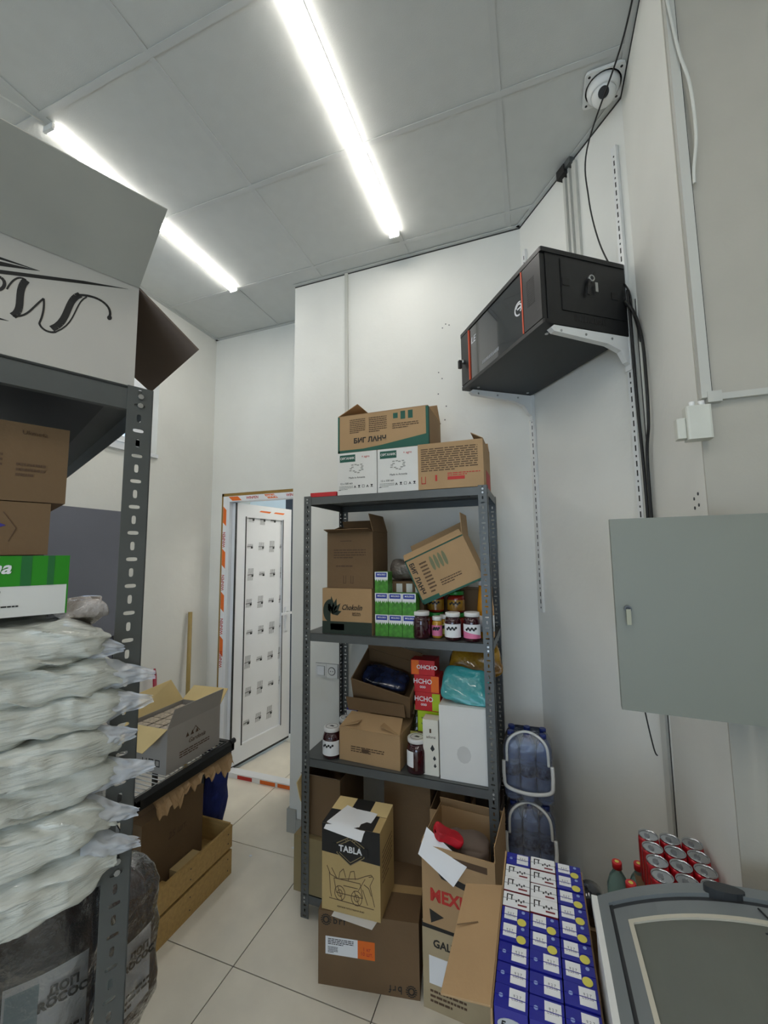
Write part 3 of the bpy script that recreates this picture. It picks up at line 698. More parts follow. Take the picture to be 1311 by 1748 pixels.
# red / lime packets
def packet(lab,x0,x1,y0,z0,z1,m,ink,words,mside=None,rz=0):
    w_=x1-x0; h_=z1-z0; t=thing('food_packet',lab,'packet',((x0+x1)/2,y0+.05,z0),rz,'red and lime packets on the third shelf')
    B().box(-w_/2,w_/2,-.05,.05,0,h_,m,.003).mk('body',t)
    for (txt,s,x,z,mm) in words: text(txt,s,mm,t,(x,-.0505,z),bold=.0005)
    if mside:
        b=B()
        for (a,c,e,f_,mm) in mside: b.box(-w_/2+a*w_,-w_/2+c*w_,-.0506,-.05,e*h_,f_*h_,mm)
        b.mk('printed_patch',t)
    return t
packet('lime green packet at bottom of the packet stack, third shelf',-.540,-.432,1.915,L3+.145,L3+.235,LIME,None,[('чай зелёный',.012,0,.06,GREENT),('чай зелёный',.012,0,.035,GREENT)])
b=B(); b.box(-.54,-.432,1.91,2.02,L3,L3+.144,CARDD); o=b.mk('brown_box'); tag(o,'small brown box under the lime green packet on third shelf','box')
LO=[(.68,.98,.5,.97,ORANGEK),(.68,.98,.03,.47,LIME)]
packet('red packet with lime patch, second from bottom of packet stack',-.553,-.432,1.92,L3+.236,L3+.316,REDP,None,[('HCHO',.030,-.018,.05,PAPER),('ООО',.012,-.018,.025,PAPER)],[(.68,.98,.03,.97,LIME)])
packet('red packet with orange patch, second from top of packet stack',-.556,-.436,1.92,L3+.317,L3+.392,REDP,None,[('HCHO',.030,-.018,.047,PAPER),('ООО',.012,-.018,.022,PAPER)],[(.68,.98,.03,.97,ORANGEK)])
packet('red packet with orange left end, topmost of packet stack',-.570,-.455,1.92,L3+.393,L3+.46,REDP,None,[('OHCHO',.026,.02,.035,PAPER)],[(.03,.34,.03,.97,ORANGEK)])
# bags on white box
def bag(lab,L,W,Tk,seed,m,loc,rot,name='snack_bag',wr=.01):
    o=pillow(L,W,Tk,seed,m,wr,44,30,.35).mk(name); o.location=loc; o.rotation_euler=[R(a) for a in rot]; return tag(o,lab,'bag')
bag('teal glossy bag lying on top of the tall white box',.205,.155,.045,21,TEAL,(-.312,1.895,L3+.372),(62,4,0),wr=.014)
bag('yellow and brown snack bag behind the teal bag',.19,.17,.06,5,YBAG,(-.31,2.03,L3+.425),(72,12,0),wr=.018)
bag('crumpled yellow snack bag behind, near the right post',.13,.15,.05,15,YBAG,(-.235,2.12,L3+.43),(65,-14,0),wr=.016)
t=thing('support_carton','brown carton behind the tall white box on third shelf','box',(-.33,2.145,L3)); B().box(-.11,.11,-.085,.085,0,.345,CARDD).mk('body',t); B().box(-.11,.11,-.0008,.0008,.345,.3458,TAPE).mk('seam',t)
b=B(); b.box(-.045,.045,-.0,.002,0,.05,PAPER); 
# ---- bottom: boxes on and before lowest board
w_,d_,h_=.22,.26,.28
carton('brown carton at the left post, on top of an identical-sized one',.205,.28,.26,(-1.0,1.815+.16,L4+.242),0,CARDD,CARDIN,{'front':(150,.02),'back':(80,.06)},closed=False)
r=carton('olive brown carton at the lower left, jutting past the left post',.25,.3,.24,(-1.0,1.79+.17,L4),0,mat('olive_cardboard',(140,124,88),.8,bump=.06))
carton('tall brown open carton in the dark behind, middle of lowest shelf',.22,.2,.50,(-.60,2.02,L4),0,CARDD,None,{'front':(80,.05),'right':(60,.06)},closed=False)
r=carton('brown carton with faint round print under the third shelf, right of middle',.17,.2,.44,(-.50,1.98-.06,L4+.002),0,CARD,None,{'back':(80,.05)},closed=False)
r.location=(-.395,1.97,L4)
carton('dark brown carton at the right back of the lowest shelf',.15,.22,.42,(-.262,2.05,L4),0,CARDIN,None,{'left':(90,.07),'front':(100,.02)},closed=False)
# flap end sticking out left of shelf
b=B(); b.slab([(-1.09,1.93,.36),(-1.09,2.2,.36),(-1.19,2.2,.60),(-1.19,1.93,.50),(-1.15,1.90,.44)],(1,0,0),.004,CARDI); o=b.mk('cardboard_sheet'); tag(o,'pale loose cardboard sheet sticking out left of the shelving','cardboard')
# brf carton on floor
w_,d_,h_=.395,.30,.262
ang=10
r=carton('large brown carton with orange label on the floor before shelving',w_,d_,h_,(-.668-math.sin(R(ang))*d_/2*1,1.605+math.cos(R(ang))*d_/2,0),ang,CARDD)
fprint(r,[(.075,.40,.42,.66,PAPER),(.40,.57,.42,.66,ORANGEK)],w_,d_,h_)
fsmall(r,w_,d_,h_,[(.10,.36,.55,.64,4),(.1,.2,.44,.53,5)],BLACK); 
text('1 кг\n10 шт.',.018,REDK,r,(-w_/2+.49*w_,-d_/2-.0011,h_*.52))
text('brf',.036,BLACK,r,(-w_*.285,-d_/2-.0006,h_*.88),bold=.0002,spacing=1.25); text('brf',.036,BLACK,r,(w_*.27,-d_/2-.0006,h_*.10),(90,180,0),bold=.0002,spacing=1.25)
b=B()
for cxq,czq in ((-w_*.42,h_*.88),(w_*.42,h_*.10)):
    for a in range(0,360,24):
        for rr in (.018,.011): b.box(cxq+rr*math.cos(R(a))-.0035,cxq+rr*math.cos(R(a))+.0035,-d_/2-.0006,-d_/2,czq+rr*math.sin(R(a))-.0016,czq+rr*math.sin(R(a))+.0016,BLACK)
b.mk('round_emblem',r)
# TABLA carton on it
TM=mat('straw_cardboard',(196,170,116),.75,var=.04,bump=.05)
w_,d_,h_=.243,.19,.315
r=carton('straw-coloured carton with black top band on the large carton',w_,d_,h_,(-.735,1.585+d_/2,.2645),3,TM,tape=False)
b=B(); b.box(-w_*.5,-w_*.16,.0,d_*.49,h_+.0006,h_+.002,CARDI); b.box(w_*.18,w_*.5,.0,d_*.49,h_+.0006,h_+.002,CARDI); b.box(-w_*.16,w_*.18,-.01,d_*.49,h_+.0006,h_+.0012,BLACK); b.box(-w_*.5,w_*.38,-d_*.5,-.0,h_+.0006,h_+.0012,BLACK); b.mk('top_flaps',r)
b=B(); b.box(-w_/2-.0006,w_/2,-d_/2-.0006,-d_/2,h_*.67,h_,BLACK); b.prism([(-w_*.5,h_*.67),(w_*.5,h_*.67),(w_*.5,h_*.63),(-w_*.5,h_*.67)],-d_/2-.0006,-d_/2,BLACK,'y'); b.box(-w_/2-.0006,-w_/2,-d_/2,d_/2,h_*.67,h_,BLACK); b.mk('black_band',r)
b=B(); dd=[(0,h_*.9),(w_*.24,h_*.80),(w_*.24,h_*.68),(0,h_*.56),(-w_*.24,h_*.68),(-w_*.24,h_*.80)]; cz=h_*.73
b.prism(dd,-d_/2-.0014,-d_/2,mat('gold_ink',(150,134,96),.6),'y'); b.prism([(p[0]*.93,cz+(p[1]-cz)*.93) for p in dd],-d_/2-.0018,-d_/2,BLACK,'y'); b.prism([(p[0]*.8,cz+(p[1]-cz)*.8) for p in dd],-d_/2-.0021,-d_/2,MC['gold_ink'],'y'); b.prism([(p[0]*.74,cz+(p[1]-cz)*.74) for p in dd],-d_/2-.0024,-d_/2,BLACK,'y'); b.box(-w_*.3,w_*.3,-d_/2-.0027,-d_/2,h_*.70,h_*.79,BLACK)
for a in range(0,180,30): b.box(-.02*math.cos(R(a))-.003,-.02*math.cos(R(a))+.003,-d_/2-.0027,-d_/2-.002,h_*.82+.012*math.sin(R(a)),h_*.83+.012*math.sin(R(a)),MC['gold_ink'])
b.mk('badge',r)
text('TABLA',.031,PAPER,r,(0,-d_/2-.003,h_*.745),bold=.001,spacing=1.05)
# sketch: horse cart in line strokes
b=B(); yy=-d_/2-.0006
def stroke(b,pts,wd,m,y0,y1):
    for (p,q) in zip(pts[:-1],pts[1:]):
        dx,dz=q[0]-p[0],q[1]-p[1]; L=math.hypot(dx,dz) or 1; nx,nz=-dz/L*wd/2,dx/L*wd/2
        b.prism([(p[0]-nx,p[1]-nz),(q[0]-nx,q[1]-nz),(q[0]+nx,q[1]+nz),(p[0]+nx,p[1]+nz)],y0,y1,m,'y')
def circ(cx_,cz_,rx,rz_,n=14): return [(cx_+rx*math.cos(2*math.pi*k/n),cz_+rz_*math.sin(2*math.pi*k/n)) for k in range(n+1)]
for pts in ([(-.10,.16),(-.085,.13),(-.05,.12),(.03,.135),(.06,.15),(.085,.16),(.095,.15),(.08,.12),(.09,.08),(.098,.05)],[(-.09,.14),(-.085,.07),(-.08,.05)],[(-.07,.12),(.04,.12),(.05,.07),(-.06,.07),(-.07,.12)],[(-.05,.12),(-.045,.145),(-.03,.16),(-.02,.13)],[(-.01,.12),(0,.155),(.015,.16),(.02,.13)],circ(-.045,.07,.022,.026),circ(-.045,.07,.01,.012),circ(.025,.065,.022,.026),circ(.025,.065,.01,.012),[(.05,.1),(.07,.05)],[(-.09,.045),(.095,.04)],[(.06,.14),(.03,.09)],[(-.03,.1),(.03,.1)],[(-.055,.095),(-.035,.045)],[(.015,.09),(.035,.04)],[(.075,.15),(.09,.155)],[(-.08,.155),(-.06,.125)],[(.055,.12),(.075,.11),(.085,.085)]): stroke(b,pts,.0022,BROWNK,yy,-d_/2)
b.mk('cart_drawing',r); text('красное полусладкое вино',.0085,BROWNK,r,(0,-d_/2-.0006,h_*.07)); 
b=B(); smallprint(b,-d_*.35,d_*.35,h_*.35,h_*.75,7,0,BROWNK,h=.25); b.M=Matrix()
o=b.mk('side_print',r); o.location=(w_/2+.0002,0,0); o.rotation_euler=(0,0,R(90))
def sheet(lab,corners,bend=.01,m=PAPER,name='paper_sheet',cat='paper',edge=None):
    c=[Vector(q) for q in corners]
    def f(u,v):
        p=c[0].lerp(c[1],u).lerp(c[3].lerp(c[2],u),v); p.z+=bend*math.sin(math.pi*u)*math.sin(math.pi*v)
        if edge: p.z=c[0].z+.004+.004*math.sin(u*5)*math.sin(v*4)-max(0,edge-p.y)*1.1
        return p
    b=B(); b.grid(f,10,8,m); n=len(b.v); b.grid(lambda u,v: f(u,v)-Vector((0,0,.0006)),10,8,m)
    o=b.mk(name); return tag(o,lab,cat)
zt=.2645+.315
sheet('white paper sheet lying on top of the black-banded carton',[(-.838,1.567,zt),(-.672,1.557,zt),(-.655,1.69,zt),(-.80,1.71,zt)],.006,edge=1.582)
sheet('white paper tucked under the black-banded carton',[(-.80,1.560,.2638),(-.63,1.555,.2638),(-.62,1.61,.2642),(-.80,1.62,.2642)],.0)
# MEXKER carton and GALV carton
w_,d_,h_=.27,.26,.27
r=carton('brown open carton with red lettering right of the black-banded carton',w_,d_,h_,(-.305,1.60+d_/2,.298),-4,CARD,None,{'back':(60,.05),'right':(88,.05),'left':(70,.02)},closed=False)
text('MEXKER',.058,REDK,r,(-.002,-d_/2-.0007,h_*.38),bold=.002,sx=.95)
b=B(); b.prism([(-w_*.3,h_*.72),(w_*.2,h_*.62),(w_*.3,h_*.66),(w_*.2,h_*.54),(-w_*.22,h_*.62)],-d_/2-.0006,-d_/2,BLACK,'y'); b.prism([(-w_*.4,h_*.2),(-w_*.2,h_*.14),(-w_*.38,h_*.03)],-d_/2-.0006,-d_/2,BLACK,'y'); b.prism([(-w_*.4,h_*.86),(w_*.4,h_*.84),(w_*.4,h_*.92),(-w_*.4,h_*.93)],-d_/2-.0006,-d_/2,BROWNK,'y'); b.mk('printing',r)
o=pillow(.17,.12,.09,31,CARDIN,.02).mk('brown_packing'); o.location=(-.30,1.74,.50); tag(o,'crumpled brown packing inside the open red-lettered carton','packing')
sheet('white paper sheet draped over edge of the red-lettered carton',[(-.455,1.585,.545),(-.32,1.555,.485),(-.275,1.60,.535),(-.435,1.64,.61)],.006)
o=pillow(.11,.07,.035,77,mat('red_cloth',(190,24,40),.5,var=.25,scale=14),.016).mk('red_bag'); o.location=(-.355,1.655,.585); o.rotation_euler=(R(20),R(22),R(25)); tag(o,'crumpled red bag on the open red-lettered carton','bag')
w_,d_,h_=.27,.25,.29
r=carton('pale brown carton with white label under the red-lettered carton',w_,d_,h_,(-.315,1.62+d_/2,0.0),-3,mat('pale_cardboard',(176,160,128),.75,bump=.05))
fprint(r,[(0,1,.93,1,BLACK),(.09,.5,.30,.62,PAPER)],w_,d_,h_); text('GALVIO',.036,BLACK,r,(-.03,-d_/2-.0006,h_*.77),bold=.001)
fsmall(r,w_,d_,h_,[(.1,.6,.08,.25,3)],BROWNK)
# switch + socket on back wall
t=thing('wall_socket','white light switch and socket plate on the back wall','socket',(-1.21,PY,.955))
B().box(-.075,.075,-.010,0,-.04,.04,WHITEM,.003).mk('plate',t); B().box(-.06,-.012,-.015,-.0101,-.025,.025,PVC,.002).mk('rocker',t); b=B(); b.box(-.062,-.010,-.0103,-.01,-.027,.027,STEEL); b.box(-.0005,.0005,-.0103,-.01,-.04,.04,STEEL); b.box(-.077,.077,-.002,0,-.042,.042,STEEL); b.mk('shadow_gap',t)  # dark lines stand in for shade round the plate and rocker
b=B(); b.cyl((.037,-.0115,0),(.037,-.0101,0),.024,STEELD,20); b.cyl((.037,-.013,0),(.037,-.0115,0),.02,WHITEM,20); b.cyl((.030,-.0135,0),(.030,-.012,0),.003,BLACK,8); b.cyl((.045,-.0135,0),(.045,-.012,0),.003,BLACK,8); b.mk('socket_insert',t)

# ================================================================ NEAR SHELF CONTENTS
w_,d_,h_=.56,.29,.185
c_=NL(-.03-w_/2,.004+d_/2,0)
r=carton('big white open carton with black script on the near shelf top',w_,d_,h_,(c_[0],c_[1],1.9455),NR,CARDG,CARDG,{},closed=False)
b=B(); X=w_/2;Y_=d_/2; a=R(32); 
b.slab([(-X,-Y_,h_),(X,-Y_,h_),(X+.004,-Y_-.122,h_+.076),(-X,-Y_-.122,h_+.076)],(0,-.5,-.8),.0035,mat('grey_card_flap',(168,168,160),.75)); b.mk('flap',r,'large grey front flap folded up and outwards')
b=B(); b.slab([(X,-Y_,h_),(X,Y_,h_),(X+.108,Y_+.0,h_-.078),(X+.108,-Y_+.0,h_-.078)],(-.6,0,-.8),.0035,CARDIN); b.mk('flap',r,'dark brown-grey end flap hanging out')
b=B(); yy0,yy1=-Y_-.0005,-Y_
# "Маро" in looping script upside down: strokes given upright then turned 180 degrees
def sc(pts,cx0,cz0,s): return [(cx0-p[0]*s,cz0+p[1]*s*-1-(p[0]-1)*s*.2) for p in pts]
def bez(p,n=10):
    out=[]
    for i in range(0,len(p)-3,3):
        for k in range(n+1):
            t=k/n; a=[(1-t)**3,3*t*(1-t)**2,3*t*t*(1-t),t**3]; out.append(tuple(sum(a[j]*p[i+j][q] for j in range(4)) for q in (0,1)))
    return out
cx0,cz0,s=.247,.134,.072
def st(p,wd): stroke(b,sc(bez(p),cx0,cz0,s),wd*s,BLACK,yy0,yy1)
st([(.12,.5),(.05,.2),(.4,.0),(.75,.12)],.05); b.prism(sc([(.12+.05*math.cos(R(a)),.52+.06*math.sin(R(a))) for a in range(0,360,40)],cx0,cz0,s),yy0,yy1,BLACK,'y')
st([(.7,.1),(.95,.25),(.85,.8),(1.15,1.0)],.12); st([(.58,.12),(.8,.3),(.72,.8),(1.08,1.06)],.025); st([(1.08,1.06),(1.2,1.12),(1.33,1.04),(1.36,.92)],.04)
st([(1.36,.92),(1.3,.7),(1.3,.5),(1.32,.35)],.035); st([(1.32,.35),(1.5,.6),(1.55,.85),(1.78,.85)],.035); st([(1.78,.85),(1.6,.7),(1.78,.3),(1.62,.02)],.12); st([(1.62,.02),(1.75,-.08),(1.85,.1),(1.9,.3)],.03)
st([(2.15,.35),(1.95,.45),(1.85,.1),(2.05,.06)],.055); st([(2.05,.06),(2.15,.1),(2.2,.3),(2.15,.38)],.03); st([(2.15,.38),(2.14,.1),(2.2,.0),(2.3,.25)],.05)
st([(2.3,.25),(2.42,.6),(2.5,.5),(2.42,-.35)],.06); st([(2.45,.2),(2.55,.5),(2.85,.4),(2.65,.08)],.05); st([(2.65,.08),(2.55,.0),(2.48,.05),(2.45,.12)],.03)
st([(3.1,.4),(2.88,.45),(2.88,.05),(3.08,.05)],.06); st([(3.08,.05),(3.28,.05),(3.28,.4),(3.1,.4)],.04)
b.prism([(.263,.173),(.20,.152),(.097,.118),(-.05,.07),(-.05,.078),(.097,.124),(.20,.157)],yy0,yy1,BLACK,'y'); b.prism([(.145,.146),(.07,.138),(-.02,.11),(-.02,.118),(.07,.144)],yy0,yy1,BLACK,'y'); b.prism([(.145,.146),(.06,.118),(.055,.122),(.1,.138)],yy0,yy1,BLACK,'y')
b.prism([(.115,.052),(.06,.042),(.06,.056)],yy0,yy1,BLACK,'y')
b.mk('lettering',r)
def ncart(lab,x1,w_,y0,d_,z0,h_,m,**k):
    c=NL(x1-w_/2,y0+d_/2,0); return carton(lab,w_,d_,h_,(c[0],c[1],z0),NR,m,**k)
r=ncart('dark brown carton with small print, upper one under the near shelf top',-.107,.4,.06,.28,1.739,.124,CARDD)
w_,d_,h_=.4,.28,.124
fsmall(r,w_,d_,h_,[(.84,.93,.3,.5,3),(.72,.80,.35,.6,4)],BROWNK); text('Ukmeta',.010,BROWNK,r,(w_*.39,-d_/2-.0006,h_*.88))
r=ncart('brown carton with blue flower print below the dark carton',-.125,.4,.06,.28,1.6555,.082,CARDD); w_,d_,h_=.4,.28,.082
b=B(); PUR=mat('violet_ink',(60,50,130),.6)
for k in range(7):
    a=R(k*51); b.prism([(w_*.31+.004*math.cos(a),h_*.55+.004*math.sin(a)),(w_*.31+.015*math.cos(a+.3),h_*.55+.015*math.sin(a+.3)),(w_*.31+.024*math.cos(a),h_*.55+.024*math.sin(a)),(w_*.31+.015*math.cos(a-.3),h_*.55+.015*math.sin(a-.3))],-d_/2-.0006,-d_/2,PUR,'y')
stroke(b,[(w_*.31,h_*.5),(w_*.33,h_*.2),(w_*.32,0.004)],.0015,BLACK,-d_/2-.0006,-d_/2); stroke(b,[(w_*.36,h_*.8),(w_*.40,h_*.5),(w_*.38,h_*.25)],.0012,BROWNK,-d_/2-.0006,-d_/2); b.mk('flower_print',r)
r=ncart('green and white printed carton on top of the plastic bags',-.098,.42,.045,.28,1.563,.091,CARDW,tape=False); w_,d_,h_=.42,.28,.091
it=[(0,1,.52,1,GREENB)]+[(x,x+.045,.52,1,GREENT,1) for x in (.90,.80,.70,.58)]
it=[(0,1,.50,1,GREENB),(.935,.955,.50,1,GREENT,1),(.86,.89,.50,1,GREENT,1),(.78,.80,.5,1,GREENT,1),(.995,1,0,1,GREENB,1)]
fprint(r,it,w_,d_,h_); text('Kasana',.026,PAPER,r,(w_*.245,-d_/2-.0015,h_*.8),shear=.3,bold=.0006)
fsmall(r,w_,d_,h_,[(.6,.95,.38,.45,1),(.6,.84,.24,.32,1),(.8,.9,.15,.2,1)],BLACK)
# stack of milky plastic packs
def pack(i,z0,tk,x1,lab,seed):
    L=.52; t=thing('plastic_pack',lab,'bag',NL(x1-L/2,.135,z0+tk/2),NR,'milky plastic-wrapped packs stacked on the near shelf')
    low=1 if i>=N-1 else (.3 if i==N-2 else 0)
    def f(u,v):
        a=2*math.pi*u; vv=v*2-1; vv=math.copysign(abs(vv)**.75,vv)
        sg=lambda x,p: math.copysign(abs(x)**p,x)
        x=L/2*vv; e=max(0,(x-(L/2-.055))/.055); sq=(1-e**2.0*.75)
        y=.16*sg(math.cos(a),.5); z=tk*.5*sg(math.sin(a),.42)*sq*1.36
        y=y*(1-.08*e*e)
        nv=noise.noise_vector(Vector((x*7+seed*3.1,y*9,seed+z*6))); n2=noise.noise_vector(Vector((x*30+seed,y*24,z*70+x*30+seed*2)))
        ridge=noise.noise(Vector((x*10+seed*5,seed,(z+x*.25)*75))); ridge=1-abs(ridge)*2.2
        fr=1 if y<-.05 else 0
        front=max(0,min(1,(-y-.09)/.06))
        return (x+n2.x*.005,y+nv.y*.010+n2.y*.005-ridge*.009*fr,z+nv.z*.012*sq+n2.z*.006-(.010*e*e if seed%2 else -.003*e)-front*low*.034)
    b=B(); b.grid(f,96,110,MILKY); b.mk('wrapping',t)
    for yc in (-.150,.12):
        b=B(); tip=Vector((L/2+.030+.012*math.sin(seed*2.3),yc-.012,.010*math.cos(seed*1.3)-.004))
        def g(u,v,tip=tip,yc=yc):
            base=Vector((L/2-.050,yc+.028-.030*math.sin(v*math.pi),(v-.5)*tk*1.35)); p=base.lerp(tip,u**.9); w=(1-u)
            n=noise.noise_vector(Vector((u*6+seed,v*8,seed))); return (p.x+n.x*.004,p.y+n.y*.007,p.z+n.z*.008*w+(v-.5)*.012*u)
        b.grid(g,18,18,MILKY2); b.mk('crimped_tip',t)
    return t
od=['topmost','second from top','third from top','fourth from top','fourth from bottom','third from bottom','second from bottom','lowest']
N=7; tk=.0505
od=['topmost','second from top','third from top','middle','third from bottom','second from bottom','lowest']
for i in range(N):
    z0=1.1915+(N-1-i)*tk
    pack(i,z0,tk,[-.05,-.022,-.020,-.028,-.022,-.026,-.022][i],'milky plastic-wrapped pack, %s in the stack'%od[i],i+2)
o=pillow(.075,.10,.032,88,mat('grey_crinkle',(186,178,172),.15,var=.25,scale=30,bump=1,coat=.6),.030).mk('crinkled_bag'); o.location=NL(-.075,.10,1.562); o.rotation_euler=(0,0,R(NR)); tag(o,'small crinkled grey bag behind the topmost plastic pack','bag')
# dark pouches under it, in clear film
def pouch(x,y,z0,lab,seed,rz=0,word=None):
    t=thing('dark_pouch',lab,'pouch',NL(x,y,z0),NR+rz,'dark brown pouches in clear film on the near shelf')
    def f(u,v):
        a=2*math.pi*u; sg=lambda q,p: math.copysign(abs(q)**p,q)
        r_=1-.45*max(0,(v-.72)/.28)**1.6
        X=.062*sg(math.cos(a),.7)*r_; Yq=.045*sg(math.sin(a),.8)*(r_ if v<.9 else r_*.7); Z=.30*v
        n=noise.noise_vector(Vector((X*30+seed,Yq*30,Z*20))); return (X+n.x*.006,Yq+n.y*.006,Z+n.z*.004)
    b=B(); b.grid(f,36,26,DKBROWN); b.mk('body',t)
    b=B(); b.grid(lambda u,v:(-.050+.1*u,-.0535-.006*math.sin(math.pi*u),.06+.125*v),8,5,PAPER); 
    b.M=Matrix.Translation((0,-.002,0)); b.grid(lambda u,v:(-.047+.04*u,-.0535-.004*math.sin(math.pi*(u*.4)),.065+.11*v),5,4,mat('teal_grey_print',(150,176,184),.4)); b.M=Matrix()
    b.mk('label',t)
    text('ДОП\nROCOC',.0165,BLACK,t,(.020,-.0625,.15),bold=.0008); 
    b=B(); smallprint(b,-.045,.045,.07,.10,3,-.061,BLACK); b.mk('small_print',t)
    return t
pouch(-.085,.105,.855,'dark pouch with white label nearest the slotted post, under the packs',4,-6)
pouch(-.205,.105,.855,'dark pouch with white label further left, under the packs',9,4)
pouch(-.32,.105,.855,'dark pouch at the frame edge, third from the post',14,2)
pouch(.025,.21,.745,'dark red-topped pouch sticking out behind the slotted post',23,20)
def film(x,y,z,L,W,Hh,seed,lab,rz=0,):
    b=B()
    def f(u,v):
        a=2*math.pi*u; ph=math.pi*(v-.5); sg=lambda q,p: math.copysign(abs(q)**p,q)
        rr=abs(math.cos(ph))**.35; X=L/2*sg(math.cos(a),.55)*rr; Yq=W/2*sg(math.sin(a),.55)*rr; Z=Hh/2*sg(math.sin(ph),.6)
        n=noise.noise_vector(Vector((X*22+seed,Yq*22,Z*22))); n2=noise.noise_vector(Vector((X*60+seed,Yq*60,Z*60)))
        return (X+n.x*.012+n2.x*.004,Yq+n.y*.012+n2.y*.004,Z+n.z*.008+n2.z*.003)
    b.grid(f,60,44,FILMA); o=b.mk('clear_film_bag'); o.location=NL(x,y,z); o.rotation_euler=(0,0,R(NR+rz)); tag(o,lab,'bag')
film(-.215,.108,1.0,.42,.175,.33,3,'clear glossy film bag around the dark pouches by the post')
film(.025,.21,.895,.155,.13,.30,8,'clear film bag round the pouch behind the slotted post',20)
B().box(-.2,.2,-.16,.16,0,.152,CARDD)
c=NL(-.21,.11,0); carton('low brown carton under the dark pouches',.42,.2,.15,(c[0],c[1],.7012),NR,CARDD)

# ================================================================ LEFT WALL THINGS
o=thing('metal_hatch','slate grey metal hatch door on the left wall','panel',(LX+.003,1.60,1.27))
B().box(0,.018,-.4,.283,-.67,.67,GREYP).mk('hatch_leaf',o); b=B(); b.tube([(.02,.262,-.28),(.032,.262,-.26),(.032,.262,-.12),(.02,.262,-.10)],.006,BLACK); b.mk('handle',o)
b=B()
for k in range(24):
    z=-.6+k*.053; b.box(0,.012,.283,.283+random.uniform(.006,.016),z,z+random.uniform(.02,.05),PAPER)
b.mk('plaster_edge',o,'ragged white plaster edge')
b=B(); b.box(LX,LX+.012,1.905,1.925,0,2.3,WALL2); o=b.mk('trim_3'); o['kind']='structure'
# broom handle and red stick
b=B(); b.cyl((-2.40,2.42,0),(-2.452,2.467,1.235),.0145,OLIVEW,14); o=b.mk('broom_handle'); tag(o,'wooden stick leaning in the corner beside the door','stick')
b=B(); b.cyl((-2.36,2.15,0.0),(-2.44,2.165,.86),.013,MAROON,12,.012); b.cyl((-2.44,2.165,.86),(-2.4445,2.1658,.90),.012,MAROON,12,.006); o=b.mk('red_stick'); tag(o,'dark red pole tip leaning on the left wall behind carton','stick')
# ---- black rack with wire shelf
rk=thing('wire_rack','low black metal rack with wire shelf along left wall','rack',(-1.60,1.63,0))
RT=.655
b=B(); ry0,ry1,rx1,rx0=-.29,.30,.02,-.55
b.prism([(rx1-.022,RT-.05),(rx1,RT-.05),(rx1,RT-.012),(rx1-.012,RT),(rx1-.022,RT)],ry0,ry1,RACKB,'y'); b.box(rx1-.034,rx1-.026,ry0,ry1,RT-.04,RT-.01,RACKB); b.box(rx0,rx0+.02,ry0,ry1,RT-.04,RT,RACKB); b.box(rx0,rx1,ry0,ry0+.02,RT-.04,RT-.005,RACKB); b.box(rx0,rx1,ry1-.02,ry1,RT-.04,RT-.005,RACKB); b.cyl((rx1-.012,ry1-.02,RT-.008),(rx1-.012,ry1+.012,RT-.008),.014,RACKB,12); b.mk('rail_frame',rk)
for (lx,ly) in ((rx0+.01,ry0-.004),(rx0+.01,ry1-.001),(rx1-.20,ry1-.001),(rx1-.20,ry0-.004)): B().box(lx-.01,lx+.012,ly-.01,ly+.012,0,RT-.02,RACKB).mk('leg',rk)
b=B()
y=ry0+.03
while y<ry1-.03: b.cyl((rx0+.02,y,RT-.006),(rx1-.04,y,RT-.006),.0022,ZINC,6); y+=.026
for x in (rx0+.1,rx1-.045,-.25): b.cyl((x,ry0+.02,RT-.0095),(x,ry1-.02,RT-.0095),.0025,ZINC,6)
b.mk('wire_grid',rk)
# carton on it (open, filled with dark packs)
w_,d_,h_=.34,.26,.20
CG=mat('grey_print_carton',(170,164,156),.7,var=.03)
ccx,ccy=-1.755,1.695
r=carton('open grey carton full of dark packs on the wire rack',w_,d_,h_,(ccx,ccy,RT+.001),90,CG,CARDI,{},closed=False)
# local frame rotated 90: local -Y looks to world +X ; local x -> world +y
b=B(); X=w_/2;Y_=d_/2
b.slab([(-X,-Y_,h_),(X,-Y_,h_),(X+.0,-Y_-.02,h_+.085),(-X+.02,-Y_-.02,h_+.085)],(0,1,0),.003,CG); b.mk('flap',r,'grey outer flap standing up')
b=B(); b.slab([(-X,-Y_,h_),(-X,Y_,h_),(-X-.075,Y_-.02,h_-.07),(-X-.085,-Y_+.05,h_-.075)],(-.5,0,.6),.003,CARDI); b.mk('flap',r,'pale inside of the near flap hanging down')
b=B(); b.slab([(-X,Y_,h_),(X,Y_,h_),(X-.06,Y_+.03,h_+.12),(-X,Y_+.04,h_+.10)],(0,-1,0),.003,CARDI); b.mk('flap',r,'pale wall-side flap standing up')
b=B(); b.slab([(X,-Y_,h_),(X,Y_,h_),(X+.06,Y_-.02,h_+.06),(X+.07,-Y_+.01,h_+.06)],(-.5,0,.6),.003,CARDI); b.mk('flap',r,'pale far-end flap')
fp=[(.05,.10,.08,.16,BLACK)]
b=B(); 
for k in range(3): b.prism([(-.06+.03*k,h_*.62),(-.05+.03*k,h_*.72),(-.04+.03*k,h_*.62)],-d_/2-.0006,-d_/2,BROWNK,'y')
stroke(b,[(-.03,h_*.62),(0,h_*.78),(.03,h_*.62)],.003,BROWNK,-d_/2-.0006,-d_/2); b.mk('printing',r)
text('Gardenia',.03,BROWNK,r,(.01,-d_/2-.0006,h_*.5),shear=.4); fsmall(r,w_,d_,h_,[(.22,.78,.2,.36,3)],BROWNK)
fsm=B()
